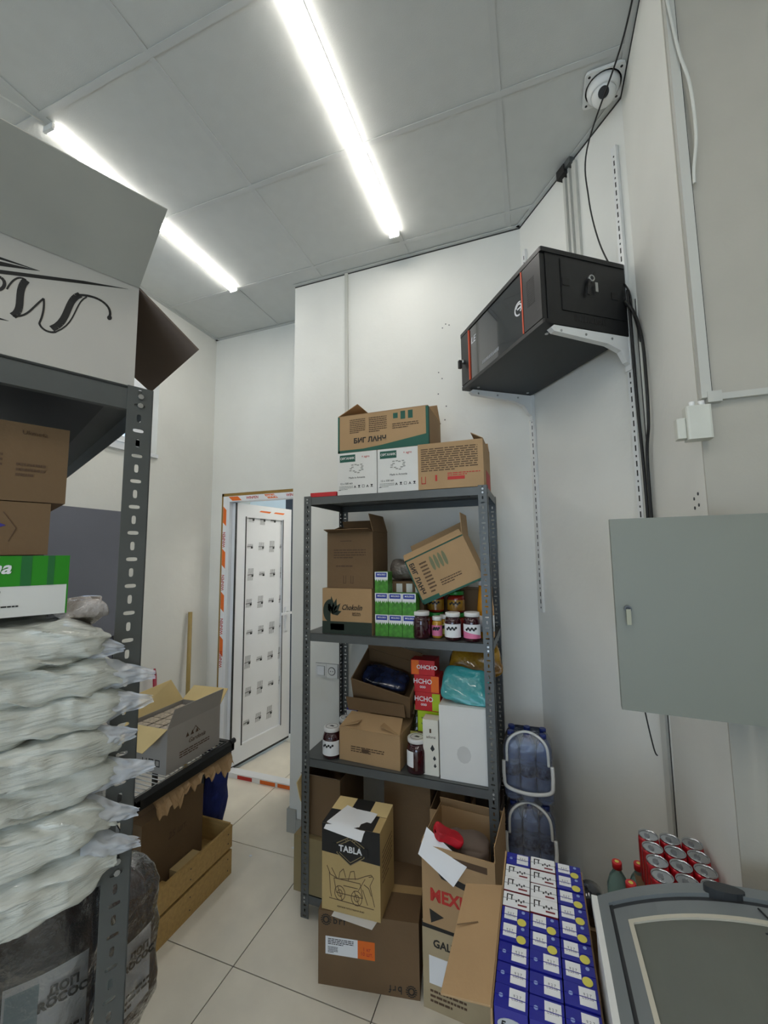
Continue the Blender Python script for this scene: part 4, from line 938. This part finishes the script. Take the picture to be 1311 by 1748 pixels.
for k,x in enumerate((-.09,-.05,-.01)): 
    fsm.box(-X-.0006,-X,x,x+.028,.03,.034,BLACK); fsm.box(-X-.0006,-X,x,x+.004,.03,.06,BLACK); fsm.box(-X-.0006,-X,x+.024,x+.028,.03,.06,BLACK); fsm.box(-X-.0006,-X,x,x+.028,.056 if k<2 else .03,.06 if k<2 else .034,BLACK)
fsm.mk('handling_marks',r)
DP=mat('dark_choc_pack',(74,58,54),.35,var=.4,scale=50,coat=.5)
p0=None; k=0
for i in range(5):
    for j in range(3):
        lx=-X+.03+.0+i*.031*2; ly=-Y_+.045+j*.078
        wx=ccx-ly; wy=ccy+lx
        if p0 is None:
            p0=thing('tin_pack','dark glossy pack in the grey carton, nearest corner by the hanging pale flap','pack',(wx,wy,RT+.006),90,'dark packs in the open grey carton')
            B().box(-.028,.028,-.034,.034,0,.172,DP,.006).mk('body',p0); B().box(-.0285,.0285,-.0345,.0345,.1725,.182,mat('silver_top',(206,198,190),.3,.4,var=.3,scale=90),.006).mk('top_seal',p0)
        else: dup(p0,(wx,wy,RT+.006),None,'dark glossy pack in grey carton, %s from the door, %s from the aisle'%(['fifth','fourth','third','second','first'][i],['first','second','third'][j]))
# ---- wooden crates on the floor
def crate(lab,z0,hh):
    t=thing('wooden_crate',lab,'crate',(-1.567,1.915,z0),0,'wooden crates stacked under the wire rack')
    L=.56; D=.36
    b=B()
    B().box(-.012,0,-L,0,.0,hh-.008,WOOD).mk('side_board',t)
    B().box(-D,-D+.012,-L,0,.0,hh-.008,WOOD).mk('side_board',t)
    B().box(-D+.012,-.012,-.012,0,.0,hh,WOOD).mk('end_board',t)
    B().box(-D+.012,-.012,-L,-L+.012,.0,hh,WOOD).mk('end_board',t)
    for k in range(4): B().box(-D+.016+k*.085,-D+.016+k*.085+.07,-L+.013,-.013,0.003,.010,WOOD).mk('bottom_slat',t)
    for yy in (-.03,-L+.03,-.03-.25): 
        for zz in (.03,hh-.04): B().cyl((0,yy,zz),(.0015,yy,zz),.003,STEELD,6).mk('nail',t)
    return t
crate('lower pale wooden crate on the floor',0.0,.125); crate('upper pale wooden crate on another crate',.13,.115)
c1=carton('tall brown cardboard box in the upper crate, under the rack',.36,.13,.33,(-1.735,1.63,.145),90,CARDD,None,{},closed=True,tape=False)
text('25 шт.',.04,BROWNK,c1,(.02,-.0656,.2),shear=.2)
o=B(); o.box(-1.655,-1.585,1.41,1.555,.144,.19,WOOD); o=o.mk('wood_block'); tag(o,'pale box lying in the near end of the upper crate','box')
o=B().box(-1.66,-1.585,1.60,1.74,.144,.205,mat('manila',(196,170,120),.7)).mk('manila_box'); tag(o,'manila box lying in the middle of the upper crate','box')
# crumpled brown cartons edge below rack and blue cloth
def nz(p,s): return noise.noise_vector(Vector(p)*s)
b=B(); b.grid(lambda u,v:(-1.60+.03*v+nz((u*3,v*2,1),2).x*.01,1.44+.48*u,.60-.055*v*(1+.35*math.sin(u*9)+.3*math.sin(u*31)+.25*math.sin(u*77))),40,6,CARD,False); b.grid(lambda u,v:(-1.603+.03*v+nz((u*3,v*2,1),2).x*.01,1.44+.48*u,.60-.055*v*(1+.35*math.sin(u*9)+.3*math.sin(u*31)+.25*math.sin(u*77))),40,6,CARD,False); o=b.mk('torn_cardboard'); tag(o,'torn brown cardboard edge hanging under the rack rail','cardboard')
b=B()
def cloth(u,v):
    a=2*math.pi*u; r_=.09*(math.sin(math.pi*min(1,.12+v*.8))**.6)
    n=nz((math.cos(a),math.sin(a),v*2),2.2)
    return (-1.79+r_*1.0*math.cos(a)+n.x*.025,2.0+r_*math.sin(a)+n.y*.02,.14+.40*v+n.z*.01)
b.grid(cloth,30,18,NAVY); o=b.mk('navy_cloth'); tag(o,'navy blue cloth bundle hanging behind the wooden crates','cloth')
# floor debris
for (x,y,r_,lab) in ((-1.55,2.05,.010,'small white scrap on the floor tiles, nearer'),(-1.36,2.18,.012,'small white scrap on floor near the pier')):
    b=B(); b.prism([(x+r_*random.uniform(.7,1.2)*math.cos(R(a)),y+r_*.7*random.uniform(.7,1.2)*math.sin(R(a))) for a in range(0,360,45)],0,.002,PAPER); o=b.mk('paper_scrap'); tag(o,lab,'scrap')

# ================================================================ WALL RACK, RAILS, CAMERA, CABLES
wa=math.degrees(math.atan2((A1-A0).y,(A1-A0).x))  # direction of the wall from far corner to near
def wthing(name,lab,cat,s,z,group=None):
    p=wallpt(s,z,.001); return thing(name,lab,cat,tuple(p),wa,group)   # local +x along wall (towards camera); local -y into the room
def wall_rail(s,z0,z1,lab):
    t=wthing('slotted_rail',lab,'rail',s,0,'white slotted wall rails')
    b=B(); b.box(-.012,.012,-.014,0,z0,z1,WHITEM); b.mk('channel',t)
    b=B(); z=z0+.02; k=0
    while z<z1-.03:
        b.box(-.0026,.0026,-.0145,-.0139,z,z+(.022 if k%3 else .008),BLACK); z+=.036 if k%3 else .024; k+=1
    b.mk('slots',t); return t
wall_rail(.655,1.6,3.30,'long white slotted rail right of the black wall cabinet')
wall_rail(.045,1.35,3.31,'white slotted rail left, behind the black wall cabinet')
rw,rd,rh=.64,.405,.262
t=wthing('network_cabinet','black wall-mounted network cabinet on white brackets','cabinet',.345,2.492)
X=rw/2
b=B(); b.box(-X,X,-rd+.022,-.016,0,rh,RACKB); b.mk('body',t)
b=B(); b.box(-X-.004,X+.004,-rd,-.016,rh,rh+.018,RACKB,.006); b.mk('top_cover',t); b=B(); b.box(-X-.004,X+.004,-rd,-.016,-.016,0,RACKB,.006); b.mk('bottom_cover',t)
b=B(); b.box(-X+.004,-X+.085,-rd,-rd+.021,.004,rh-.004,RACKB); b.box(X-.115,X-.004,-rd,-rd+.021,.004,rh-.004,RACKB); b.box(-X+.085,X-.115,-rd+.004,-rd+.021,.004,rh-.004,RACKG)
door=b.mk('glass_door',t)
for xx in (-X+.083,X-.119): B().box(xx,xx+.006,-rd-.002,-rd+.004,.004,rh-.004,ORSTR).mk('orange_strip',door)
b=B()
for i in range(6):
    for j in range(12): b.box(X-.085+i*.008,X-.085+i*.008+.004,-rd-.0006,-rd,.09+j*.009,.095+j*.009,BLACK)
for i in range(12): b.prism([(-X+.2+i*.012,.03),(-X+.206+i*.012,.03),(-X+.210+i*.012,.045),(-X+.204+i*.012,.045)],-rd+.0030,-rd+.004,mat('pale_grey_ink',(150,152,156),.5),'y')
b.mk('vent_pattern',door)
b=B(); 
for rr,a0,a1 in ((.026,60,300),(.018,-60,180)): stroke(b,[(X-.145+rr*math.cos(R(a)),.125+rr*math.sin(R(a))) for a in range(a0,a1,20)],.006,mat('logo_white',(214,216,220),.5),-rd+.003,-rd+.004)
stroke(b,[(X-.155,.125),(X-.13,.125)],.006,MC['logo_white'],-rd+.003,-rd+.004); b.mk('round_emblem',door)
text('LE',.045,MC['logo_white'],door,(-X+.125,-rd+.0034,.19),(90,0,0),shear=.2)
b=B(); b.cyl((-X+.03,-rd,.12),(-X+.03,-rd-.014,.12),.011,ZINC,12); b.box(-X+.022,-X+.038,-rd-.03,-rd-.014,.085,.125,BLACK); b.mk('door_lock',door)
# side panel (faces camera side, +x)
b=B(); b.box(X,X+.003,-rd+.085,-.03,.045,rh-.014,RACKB); b.box(X+.003,X+.0034,-rd+.088,-rd+.090,.048,rh-.017,BLACK); sp=b.mk('side_panel',t)
b=B()
for i in range(26):
    b.box(X+.0,X+.0042,-rd+.10+i*.009,-rd+.1045+i*.009,rh+.004,rh+.013,BLACK)
for i in range(16): b.box(X+.0,X+.001,-rd+.14+i*.009,-rd+.1445+i*.009,.012,.034,BLACK)
b.mk('vent_slots',t)
b=B()
for yy,zz in ((-.30,.155),(-.075,.135)): b.box(X+.003,X+.005,yy-.016,yy+.016,zz-.012,zz+.016,BLACK)
b.mk('latch',sp)
b=B(); b.cyl((X+.003,-.19,.185),(X+.016,-.19,.185),.013,ZINC,16); b.cyl((X+.016,-.19,.185),(X+.0165,-.19,.185),.008,STEELD,12); b.mk('side_lock',sp); b=B(); b.box(X+.012,X+.0135,-.174,-.162,.135,.172,ZINC); b.prism([(-.206,.180),(-.196,.176),(-.204,.115),(-.216,.118)],X+.012,X+.016,BLACK,'x'); b.prism([(-.184,.198),(-.174,.215),(-.166,.212),(-.178,.196)],X+.012,X+.015,BLACK,'x'); b.mk('key',sp)
b=B()
for (x,y) in ((-X+.06,-rd+.06),(X-.06,-rd+.06),(-X+.06,-.06),(X-.06,-.06)): b.cyl((x,y,-.0195),(x,y,-.0161),.007,ZINC,10)
b.mk('bottom_screws',t)
def bracket(s,lab):
    t=wthing('shelf_bracket',lab,'bracket',s,2.474,'white brackets carrying the black cabinet')
    b=B(); pr=[(-.015,0),(-.36,0),(-.375,-.012),(-.36,-.024),(-.12,-.04),(-.06,-.06),(-.035,-.10),(-.015,-.11)]
    b.prism(pr,-.011,.011,WHITEM,'x'); b.mk('arm',t)
    B().box(-.014,.014,-.020,-.0155,-.13,.02,WHITEM).mk('hook_plate',t)
    b=B(); 
    for y in (-.1,-.22,-.33): b.cyl((.011,y,-.018),(.0125,y,-.018),.005,ZINC,8)
    b.mk('screw_heads',t)
bracket(.655,'white metal bracket under the near right side of black cabinet'); bracket(.045,'white metal bracket under the far left side of black cabinet')
# security camera
t=thing('security_camera','white dome security camera mounted on ceiling corner','camera',(.34,1.66,H))
b=B(); b.prism([(.065*math.cos(R(a))*1.0,.065*math.sin(R(a))) for a in range(0,360,15)],-.012,0,WHITEM); b.box(-.07,.07,-.07,.07,-.012,0,WHITEM,.016); b.mk('mount_plate',t)
b=B()
for x,y in ((-.055,-.055),(.055,-.055),(-.055,.055),(.055,.055)): b.cyl((x,y,-.0125),(x,y,-.0119),.005,BLACK,8)
b.mk('screw_holes',t)
b=B(); b.lathe([(.060,-.012),(.058,-.028),(.050,-.040),(.047,-.042)],WHITEM,seg=28); b.mk('collar',t)
b=B(); b.lathe([(.044*math.cos(R(a)),-.042-.044*math.sin(R(a))) for a in range(0,86,8)]+[(.0005,-.086)],WHITEM,seg=28); b.mk('eyeball',t)
dv=Vector((-.15,-.75,-.65)).normalized(); c0=Vector((0,0,-.044)); b=B(); b.cyl(c0+dv*.034,c0+dv*.056,.021,WHITEM,20); b.cyl(c0+dv*.0561,c0+dv*.060,.019,BLACK,20); b.mk('lens',t)
# cables
def smooth(pts,n=8):
    P=[Vector(p) for p in pts]; P=[P[0]]+P+[P[-1]]; out=[]
    for i in range(1,len(P)-2):
        for k in range(n):
            t=k/n; p0,p1,p2,p3=P[i-1:i+3]
            out.append(.5*((2*p1)+(p2-p0)*t+(2*p0-5*p1+4*p2-p3)*t*t+(3*p1-p0-3*p2+p3)*t**3))
    out.append(P[-2]); return out
def cable(lab,pts,r=.004,m=WIRE,grp='cables on the right wall'):
    b=B(); b.tube(smooth(pts),r,m,8); o=b.mk('cable'); tag(o,lab,'cable',grp); return o
cable('thin black cable looping down from ceiling corner to the black cabinet',[(.395,1.33,3.48),(.37,1.50,3.43),wallpt(.60,3.33,.09),wallpt(.56,3.15,.06),wallpt(.575,2.95,.04),wallpt(.625,2.78,.03),wallpt(.68,2.66,.02),wallpt(.69,2.58,.02)],.0032)
cable('black cable running straight down beside the slotted rail',[wallpt(.678,2.66,.022),wallpt(.681,2.5,.022),wallpt(.683,2.2,.022),wallpt(.69,1.9,.022),wallpt(.69,1.45,.022)],.0055)
cable('black cable bulging right before it drops behind the grey door',[wallpt(.675,2.60,.03),(.398,1.72,2.56),(.404,1.66,2.42),(.402,1.64,2.25),(.402,1.655,2.1),(.40,1.70,1.95),(.402,1.70,1.4)],.0052)
cable('short black cable end curling off the cabinet side',[wallpt(.68,2.61,.04),wallpt(.70,2.56,.03),(.405,1.70,2.48),(.405,1.68,2.42)],.0055)
cable('thin loose cable end hanging below the grey metal door',[wallpt(.655,1.62,.004),wallpt(.60,1.55,.03),(.30,1.66,1.42),(.302,1.60,1.25),(.308,1.56,1.14),(.322,1.55,1.04),(.33,1.55,1.02)],.0022)
cable('white cable bowing away from the duct high on the beige pier',[(.42,CY-.03,3.2),(.436,CY-.03,3.02),(.452,CY-.035,2.9),(.455,CY-.035,2.75),(.446,CY-.027,2.66),(.445,CY-.024,2.62)],.0042,WIREW)
# junction box
t=thing('junction_box','small white plastic junction box at edge of the beige pier','box',(.408,CY-.006,1.972))
B().box(-.032,.022,-.038,0,-.045,.04,mat('ivory_plastic',(206,207,196),.4),.006).mk('cover',t); B().box(-.052,-.032,-.03,-.002,-.04,.012,MC['ivory_plastic'],.004).mk('side_module',t)
for x in (-.012,.008): B().cyl((x,-.014,.04),(x,-.014,.056),.007,WHITEM,10).mk('cable_gland',t)
# screw marks on the pier side
b=B()
for (y,z) in ((1.33,1.79),(1.30,1.80),(1.33,1.765),(1.30,1.77)): b.cyl((.4163,y,z),(.4145,y,z),.0045,STEELD,8)
o=b.mk('wall_plugs'); tag(o,'dark plug holes in the white side of pier above grey door','holes')
random.seed(3)
b=B()
for (x,z) in ((-.45,2.98),(-.43,3.0),(-.41,2.99),(-.48,2.71),(-.485,2.58),(-.44,2.50),(-.45,2.42),(-.478,2.40),(-.46,2.67)): b.cyl((x,PY,z),(x,PY-.0015,z),.004,STEEL,6)
o=b.mk('wall_plugs'); tag(o,'scattered small nail holes in the back wall left of cabinet','holes')
# grey panel door (electric cabinet) on the pier
t=thing('electric_cabinet','grey-green metal electric cabinet with its door swung open','cabinet',(.46,1.06,1.30),0)
b=B(); b.box(0.01,.30,.04,.186,.0,.395,PANELG); b.mk('body',t)
dl=bpy.data.objects.new('cabinet_door',None); COL.objects.link(dl); dl.parent=t; dl.rotation_euler=(0,0,R(-4)); 
b=B(); b.box(-.292,.0,-.002,.0,0.0,.425,PANELG); b.box(-.292,-.290,0,.022,0,.425,PANELG); b.box(-.292,0,0,.022,0,.002,PANELG); b.box(-.292,0,0,.022,.423,.425,PANELG); b.box(-.002,0,0,.022,0,.425,PANELG); b.mk('door_sheet',dl)
b=B(); b.cyl((-.268,-.002,.222),(-.268,-.012,.222),.0075,STEEL,16); b.cyl((-.268,-.012,.222),(-.268,-.014,.222),.005,STEELD,12); b.box(-.2725,-.2635,-.018,-.014,.188,.222,mat('brass_key',(150,146,122),.4,.3)); b.mk('lock_and_key',dl,'round lock with a key in it')

# ================================================================ FREEZER
FX0,FX1,FY0,FY1=.088,.80,-.15,1.135
t=thing('chest_freezer','chest freezer with grey frame and curved glass lid','freezer',((FX0+FX1)/2,(FY0+FY1)/2,0))
hw,hl=(FX1-FX0)/2,(FY1-FY0)/2
def dome(x): return .855+.095*(1-(abs(x)/hw)**2.2)
b=B()
for (x0,x1,y0,y1) in ((-hw+.006,-hw+.045,-hl,hl-.01),(hw-.045,hw-.006,-hl,hl-.01),(-hw+.045,hw-.045,-hl,-hl+.045),(-hw+.045,hw-.045,hl-.05,hl-.01)): b.box(x0,x1,y0,y1,.06,.84,FRZW)
b.box(-hw+.045,hw-.045,-hl+.045,hl-.05,.06,.35,FRZW); b.mk('body',t)
b=B(); b.box(-hw+.046,hw-.046,-hl+.046,hl-.051,.3505,.356,FRZI); b.mk('liner_floor',t)
for (x,y) in ((-hw+.06,-hl+.06),(hw-.06,-hl+.06),(-hw+.06,hl-.07),(hw-.06,hl-.07)): B().cyl((x,y,0),(x,y,.06),.02,BLACK,10).mk('foot',t)
def arch(b,y0,y1,x0,x1,th,m,off=0,n=24):
    xs=[x0+(x1-x0)*k/n for k in range(n+1)]
    pr=[(x,dome(x)+off) for x in xs]+[(x,dome(x)+off-th) for x in xs[::-1]]
    b.prism(pr,y0,y1,m,'y')
# frame: outer ring (grey), stepped inner ring, gasket, glass
for xx in (-hw,hw-.012): B().box(xx,xx+.012,-hl,hl-.0,.84,.862,FRZW).mk('white_rim',t)
b=B(); arch(b,hl-.028,hl,-hw+.012,hw-.012,.05,FRZG); arch(b,-hl,-hl+.03,-hw+.012,hw-.012,.05,FRZG)
def rail(b,x0,x1,y0,y1,m,off,th): 
    b.prism([(x0,dome(x0)+off),(x1,dome(x1)+off),(x1,dome(x1)+off-th),(x0,dome(x0)+off-th)],y0,y1,m,'y')
rail(b,-hw+.012,-hw+.032,-hl+.03,hl-.028,FRZG,0,.03); rail(b,hw-.032,hw-.012,-hl+.03,hl-.028,FRZG,0,.03); b.mk('outer_frame',t)
b=B(); rail(b,-hw+.032,-hw+.040,-hl+.03,hl-.028,FRZD,-.006,.03); arch(b,hl-.040,hl-.028,-hw+.032,hw-.032,.03,FRZD,-.008); rail(b,hw-.04,hw-.032,-hl+.03,hl-.028,FRZD,-.006,.03); b.mk('slide_channel',t)
b=B(); rail(b,-hw+.040,-hw+.062,-hl+.04,hl-.040,FRZG,-.006,.02); arch(b,hl-.075,hl-.040,-hw+.040,hw-.040,.02,FRZG,-.006); rail(b,hw-.062,hw-.04,-hl+.04,hl-.04,FRZG,-.006,.02); ld=b.mk('lid_frame',t)
b=B(); rail(b,-hw+.062,-hw+.070,-hl+.04,hl-.075,GASK,-.005,.014); arch(b,hl-.085,hl-.075,-hw+.062,hw-.062,.014,GASK,-.005); b.mk('gasket',ld)
b=B(); arch(b,-hl+.03,hl-.085,-hw+.070,hw-.062,.004,FGLASS,-.009); b.mk('lid_glass',ld)
b=B(); b.prism([(-.105+.036*math.cos(R(a)),hl-.020+.014*math.sin(R(a))) for a in range(0,360,20)],.925,.951,FRZD); b.mk('lid_grip',t)
b=B(); 
for x in (-.055,-.03): b.cyl((x-.005,hl-.05,.945),(x+.012,hl-.11,.947),.0016,STEELD,6); b.cyl((x+.012,hl-.11,.947),(x-.02,hl-.115,.947),.0016,STEELD,6)
b.mk('wire_hook',t)
# ================================================================ JUICE CARTONS TRAY
CX0,CX1,CYa,CYb,CZ=-.118,.082,.925,1.385,.762
tr=thing('cardboard_tray','open brown cardboard tray holding the blue juice cartons','box',((CX0+CX1)/2,(CYa+CYb)/2,.555))
W2,D2=(CX1-CX0)/2,(CYb-CYa)/2
b=B(); b.box(-W2-.004,W2+.003,-D2-.004,D2+.004,0,.004,CARD); b.box(-W2-.005,-W2-.001,-D2,D2,.004,.198,CARD); b.box(W2,W2+.004,-D2,D2,.004,.185,CARD); b.box(-W2,W2,-D2-.005,-D2-.001,.004,.12,CARD); b.box(-W2,W2,D2,D2+.004,.004,.185,CARD); b.mk('body',tr)
b=B(); b.slab([(-W2-.004,-D2,.199),(-W2-.004,D2-.145,.199),(-W2-.098,D2-.165,.195),(-W2-.105,-D2,.19)],(0,0,1),.004,CARD); b.slab([(-W2-.05,-.05,.2025),(-W2-.052,-.047,.2025),(-W2-.099,-.07,.2015),(-W2-.098,-.073,.2015)],(0,0,1),.0004,CARDD); b.mk('flap',tr,'long flap folded out flat to the left')
for k,(z0,z1,lab) in enumerate(((0,.276,'closed brown carton on the floor under the juice tray'),(.277,.553,'closed brown carton directly under the juice tray'))):
    carton(lab,.20,.56,z1-z0-.002,(-.02,1.09,z0),0,CARD)
JF=mat('juice_fruit_print',(120,130,40),.4,var=.6,scale=40,c2=(200,70,30))
def juice(kind):
    t=thing('juice_carton','x','carton',(0,0,0),0,'juice cartons in the cardboard tray')
    w,dp,h=.0645,.0475,.195
    base=BLUE if kind!='white' else mat('white_blue_base',(222,222,224),.35)
    B().box(-w/2,w/2,-dp/2,dp/2,0,h,base,.002).mk('body',t)
    b=B()
    if kind=='label': b.box(-.004,.027,-.017,.020,h,h+.0006,PAPER); b.cyl((-.02,.0,h),(-.02,.0,h+.001),.0042,mat('pale_dot',(150,170,220),.4),10)
    elif kind=='sticker': b.box(-.026,.004,-.012,.022,h,h+.0006,PAPER); b.cyl((.018,.016,h),(.018,.016,h+.001),.004,mat('pale_dot',(150,170,220),.4),10)
    else:
        b.box(-w/2+.001,w/2-.001,-dp/2+.001,dp/2-.001,h,h+.0006,PAPER); b.box(-w/2,w/2,-dp/2-.0004,-dp/2,h-.012,h,DRED)
        b.box(-.024,-.021,-.008,.016,h+.0006,h+.0009,BLACK); b.box(-.024,-.008,.013,.016,h+.0006,h+.0009,BLACK); b.box(-.013,-.010,-.002,.016,h+.0006,h+.0009,BLACK)
        for q in range(4): b.box(-.002+q*.006,.002+q*.006,-.006+.004*(q%2),.001+.004*(q%2),h+.0006,h+.0009,BLACK)
        b.box(.004,.026,-.016,-.011,h+.0006,h+.0009,DRED)
    b.mk('top_label',t)
    b=B(); b.box(-w/2,w/2,-.0006,.0006,h,h+.0012,base if kind!='white' else MC['pale_grey_ink']); b.mk('top_seam',t)
    if kind=='sticker': b=B(); b.cyl((.015,-.014,h+.0006),(.015,-.014,h+.0013),.0105,YELL,16); b.mk('round_sticker',t); 
    b=B(); b.box(-w/2+.002,w/2-.002,-dp/2-.0006,-dp/2,.02,h-.045,JF); b.box(-w/2+.002,w/2-.002,-dp/2-.0006,-dp/2,.0,.02,REDK)
    b.prism([(.026*math.cos(R(a)),h-.028+.013*math.sin(R(a))) for a in range(0,360,20)],-dp/2-.0012,-dp/2,mat('oval_grey',(190,194,200),.4),'y'); b.mk('printed_front',t)
    if kind!='white': text('Fonta',.018,BLACK,t,(0,-dp/2-.0016,h-.028),shear=.2,bold=.0004); text(('9 2 7\nL.23.08'),.0075,MC['pale_grey_ink'],t,((.0115 if kind=='label' else -.011),0.002,h+.0008),(0,0,0))
    return t
J={}
cols=[['label','label','label','sticker','sticker','white','white','white','label'],['label','label','label','sticker','sticker','white','white','white','white'],['label','label','sticker','sticker','sticker','sticker','sticker','sticker','sticker']]
cn=['left','middle','right']; on=['front','second','third','fourth','fifth','sixth','seventh','eighth','ninth','tenth']
dsc={'label':'blue juice carton with white label','sticker':'blue juice carton with yellow round sticker','white':'white-topped juice carton'}
for c in range(3):
    for k in range(9):
        kd=cols[c][k]; x=CX0+.0335+c*.0667; y=CYa+.0275+k*.0503
        lab='%s, %s from the front in the %s column'%(dsc[kd],on[k],cn[c]) if k else '%s, frontmost in the %s column'%(dsc[kd],cn[c])
        loc=(x,y,CZ-.197+(.003 if (c+k)%3==0 else 0)+.0006)
        loc=(x,y,.5605+(.002 if (c+k)%3==0 else 0))
        if kd not in J: J[kd]=juice(kd); J[kd].location=loc; J[kd]['label']=lab
        else: dup(J[kd],loc,None,lab)
# ================================================================ CANS, BOTTLES, WATER
t=thing('drinks_can','x','can',(0,0,0),0,'red drinks cans behind the freezer')
B().lathe([(.020,0),(.0255,.008),(.0262,.012),(.0262,.118),(.0245,.127)],CANR,seg=24).mk('body',t)
b=B(); b.lathe([(.0245,.127),(.0252,.129),(.0252,.1315),(.0235,.132),(.0225,.129),(.0222,.1285)],ALU,seg=24); b.mk('rim',t)
b=B(); b.cyl((0,0,.1285),(0,0,.1292),.022,ALU,24); b.prism([(-.004+.007*math.cos(R(a)),-.002+.010*math.sin(R(a))) for a in range(0,360,30)],.1293,.1305,mat('tab_alu',(150,152,156),.3,1)); b.cyl((.0,.0085,.1293),(0,.0085,.1312),.003,ALU,8); b.mk('lid_and_tab',t)
c0=t; first=True
dv=Vector((.012,.0605)); 
for c in range(3):
    for k in range(4):
        x=.266+c*.0535+.008*k*0; y=1.302+k*.0545-.0*c
        x=.268+c*.0535+k*.002
        lab='red can with silver lid, %s column, %s from the front'%(cn[c],['first','second','third','fourth'][k])
        if x>.416-.027: pass
        if first: t.location=(x,y,.70); t['label']=lab; first=False
        else: dup(c0,(x,y,.70),None,lab)
b=B(); b.box(.236,.412,1.27,1.50,.693,.6995,CARDD); o=b.mk('can_tray'); tag(o,'flat brown tray under the red cans','tray')
r=carton('brown carton stack base under the red cans',.17,.22,.69,(.325,1.385,0),0,CARD)
t=thing('soda_bottle','x','bottle',(0,0,0),0,'clear bottles with red caps beside the cans')
B().lathe([(.026,0),(.030,.006),(.030,.14),(.0295,.165),(.022,.19),(.011,.208),(.011,.222)],PETG,seg=22).mk('body',t); B().lathe([(.0135,.214),(.0135,.230),(.0125,.232)],REDCAP,seg=18).mk('cap',t)
b=B(); b.cyl((0,0,.232),(0,0,.2325),.006,YELL,10); b.mk('cap_print',t)
t['label']='clear bottle with red cap, left of the two back ones'; t.location=(.192,1.50,.487)
dup(t,(.25,1.50,.495),None,'clear bottle with red cap, right of the two back ones, next to cans'); dup(t,(.207,1.375,.518),None,'clear bottle with red cap, nearest the freezer')
r=carton('low stack carton under the clear red-capped bottles, left',.125,.09,.486,(.222,1.505,0),0,CARDD)
r.location=(.205,1.50,0); bpy.data.objects
r=carton('low stack carton under the nearest red-capped bottle',.055,.085,.517,(.205,1.375,0),0,CARDD)
# dark round bottle base lying behind juice
b=B(); M=Matrix.Translation((.115,1.50,.60))@Matrix.Rotation(R(90),4,'X'); b.M=M; b.lathe([(.015,-.03),(.036,-.02),(.038,.01),(.036,.06),(.0,.06)],mat('dark_bottle',(36,38,44),.12,coat=.8),seg=20); o=b.mk('dark_bottle'); tag(o,'dark bottle lying behind the juice cartons','bottle')
B_=carton('narrow brown carton under the lying dark bottle',.075,.12,.56,(.115,1.49,0),0,CARDD)
# water packs
wp=thing('water_pack','x','water pack',(0,0,0),0,'shrink-wrapped water packs in the corner')
def wb(loc,par):
    b=B(); b.lathe([(.026,0),(.033,.008),(.033,.06),(.031,.07),(.033,.08),(.033,.16),(.031,.17),(.033,.18),(.031,.205),(.015,.245),(.0125,.26)],PET,c=loc,seg=16); b.mk('bottle',par)
for i in range(3):
    for j in range(2):
        bo=B(); bo.lathe([(.026,0),(.033,.008),(.033,.06),(.031,.07),(.033,.08),(.033,.16),(.031,.17),(.033,.18),(.031,.205),(.015,.245),(.0125,.26)],PET,seg=16); bo=bo.mk('bottle',wp); bo.location=((i-1)*.067,(j-.5)*.067,0)
        B().lathe([(.0145,.255),(.0145,.272),(.013,.274)],BLUECAP,seg=14).mk('cap',bo)
        B().lathe([(.0336,.10),(.0336,.145)],mat('water_label',(190,202,224),.4,var=.5,scale=60,c2=(40,44,70)),seg=16).mk('label',bo)
def wrapf(u,v):
    a=2*math.pi*u; sg=lambda q,p: math.copysign(abs(q)**p,q); k=1 if v<.75 else 1-.3*((v-.75)/.25)**2
    X=.103*sg(math.cos(a),.35)*k; Yq=.07*sg(math.sin(a),.35)*k; n=nz((math.cos(a),math.sin(a),v*4),3)
    return (X+n.x*.003,Yq+n.y*.003,.002+.268*v)
b=B(); b.grid(wrapf,40,14,filmmat('blue_shrink_film',(226,233,248),1.8,haze=.07)); b.mk('shrink_film',wp)
b=B(); b.tube(smooth([(-.085,-.072,.16),(-.08,-.078,.235),(-.05,-.07,.272),(.0,-.05,.282),(.05,-.07,.272),(.08,-.078,.235),(.085,-.072,.16)]),.006,WHITEM,6); b.tube(smooth([(-.098,-.070,.16),(-.098,-.080,.10),(-.085,-.084,.06),(0,-.086,.045),(.085,-.084,.06),(.098,-.080,.10),(.098,-.070,.16)]),.008,WHITEM,6); b.mk('carry_strap',wp)
wp.location=(-.068,2.03,.59); wp['label']='shrink-wrapped blue water pack, top of the corner stack'
for z,lab in ((.30,'shrink-wrapped blue water pack, middle of the corner stack'),(.01,'shrink-wrapped blue water pack, bottom of the corner stack')): dup(wp,(-.068,2.03,z),None,lab)

for o in bpy.data.objects:
    n=o.name.split('.')[0]
    if o.parent and n in ('small_print','vent_pattern','vent_slots','slots','screw_holes','red_print','side_print','plaster_edge','printed_marks','handling_marks','round_emblem','cart_drawing','drop_prints'): o['kind']='stuff'
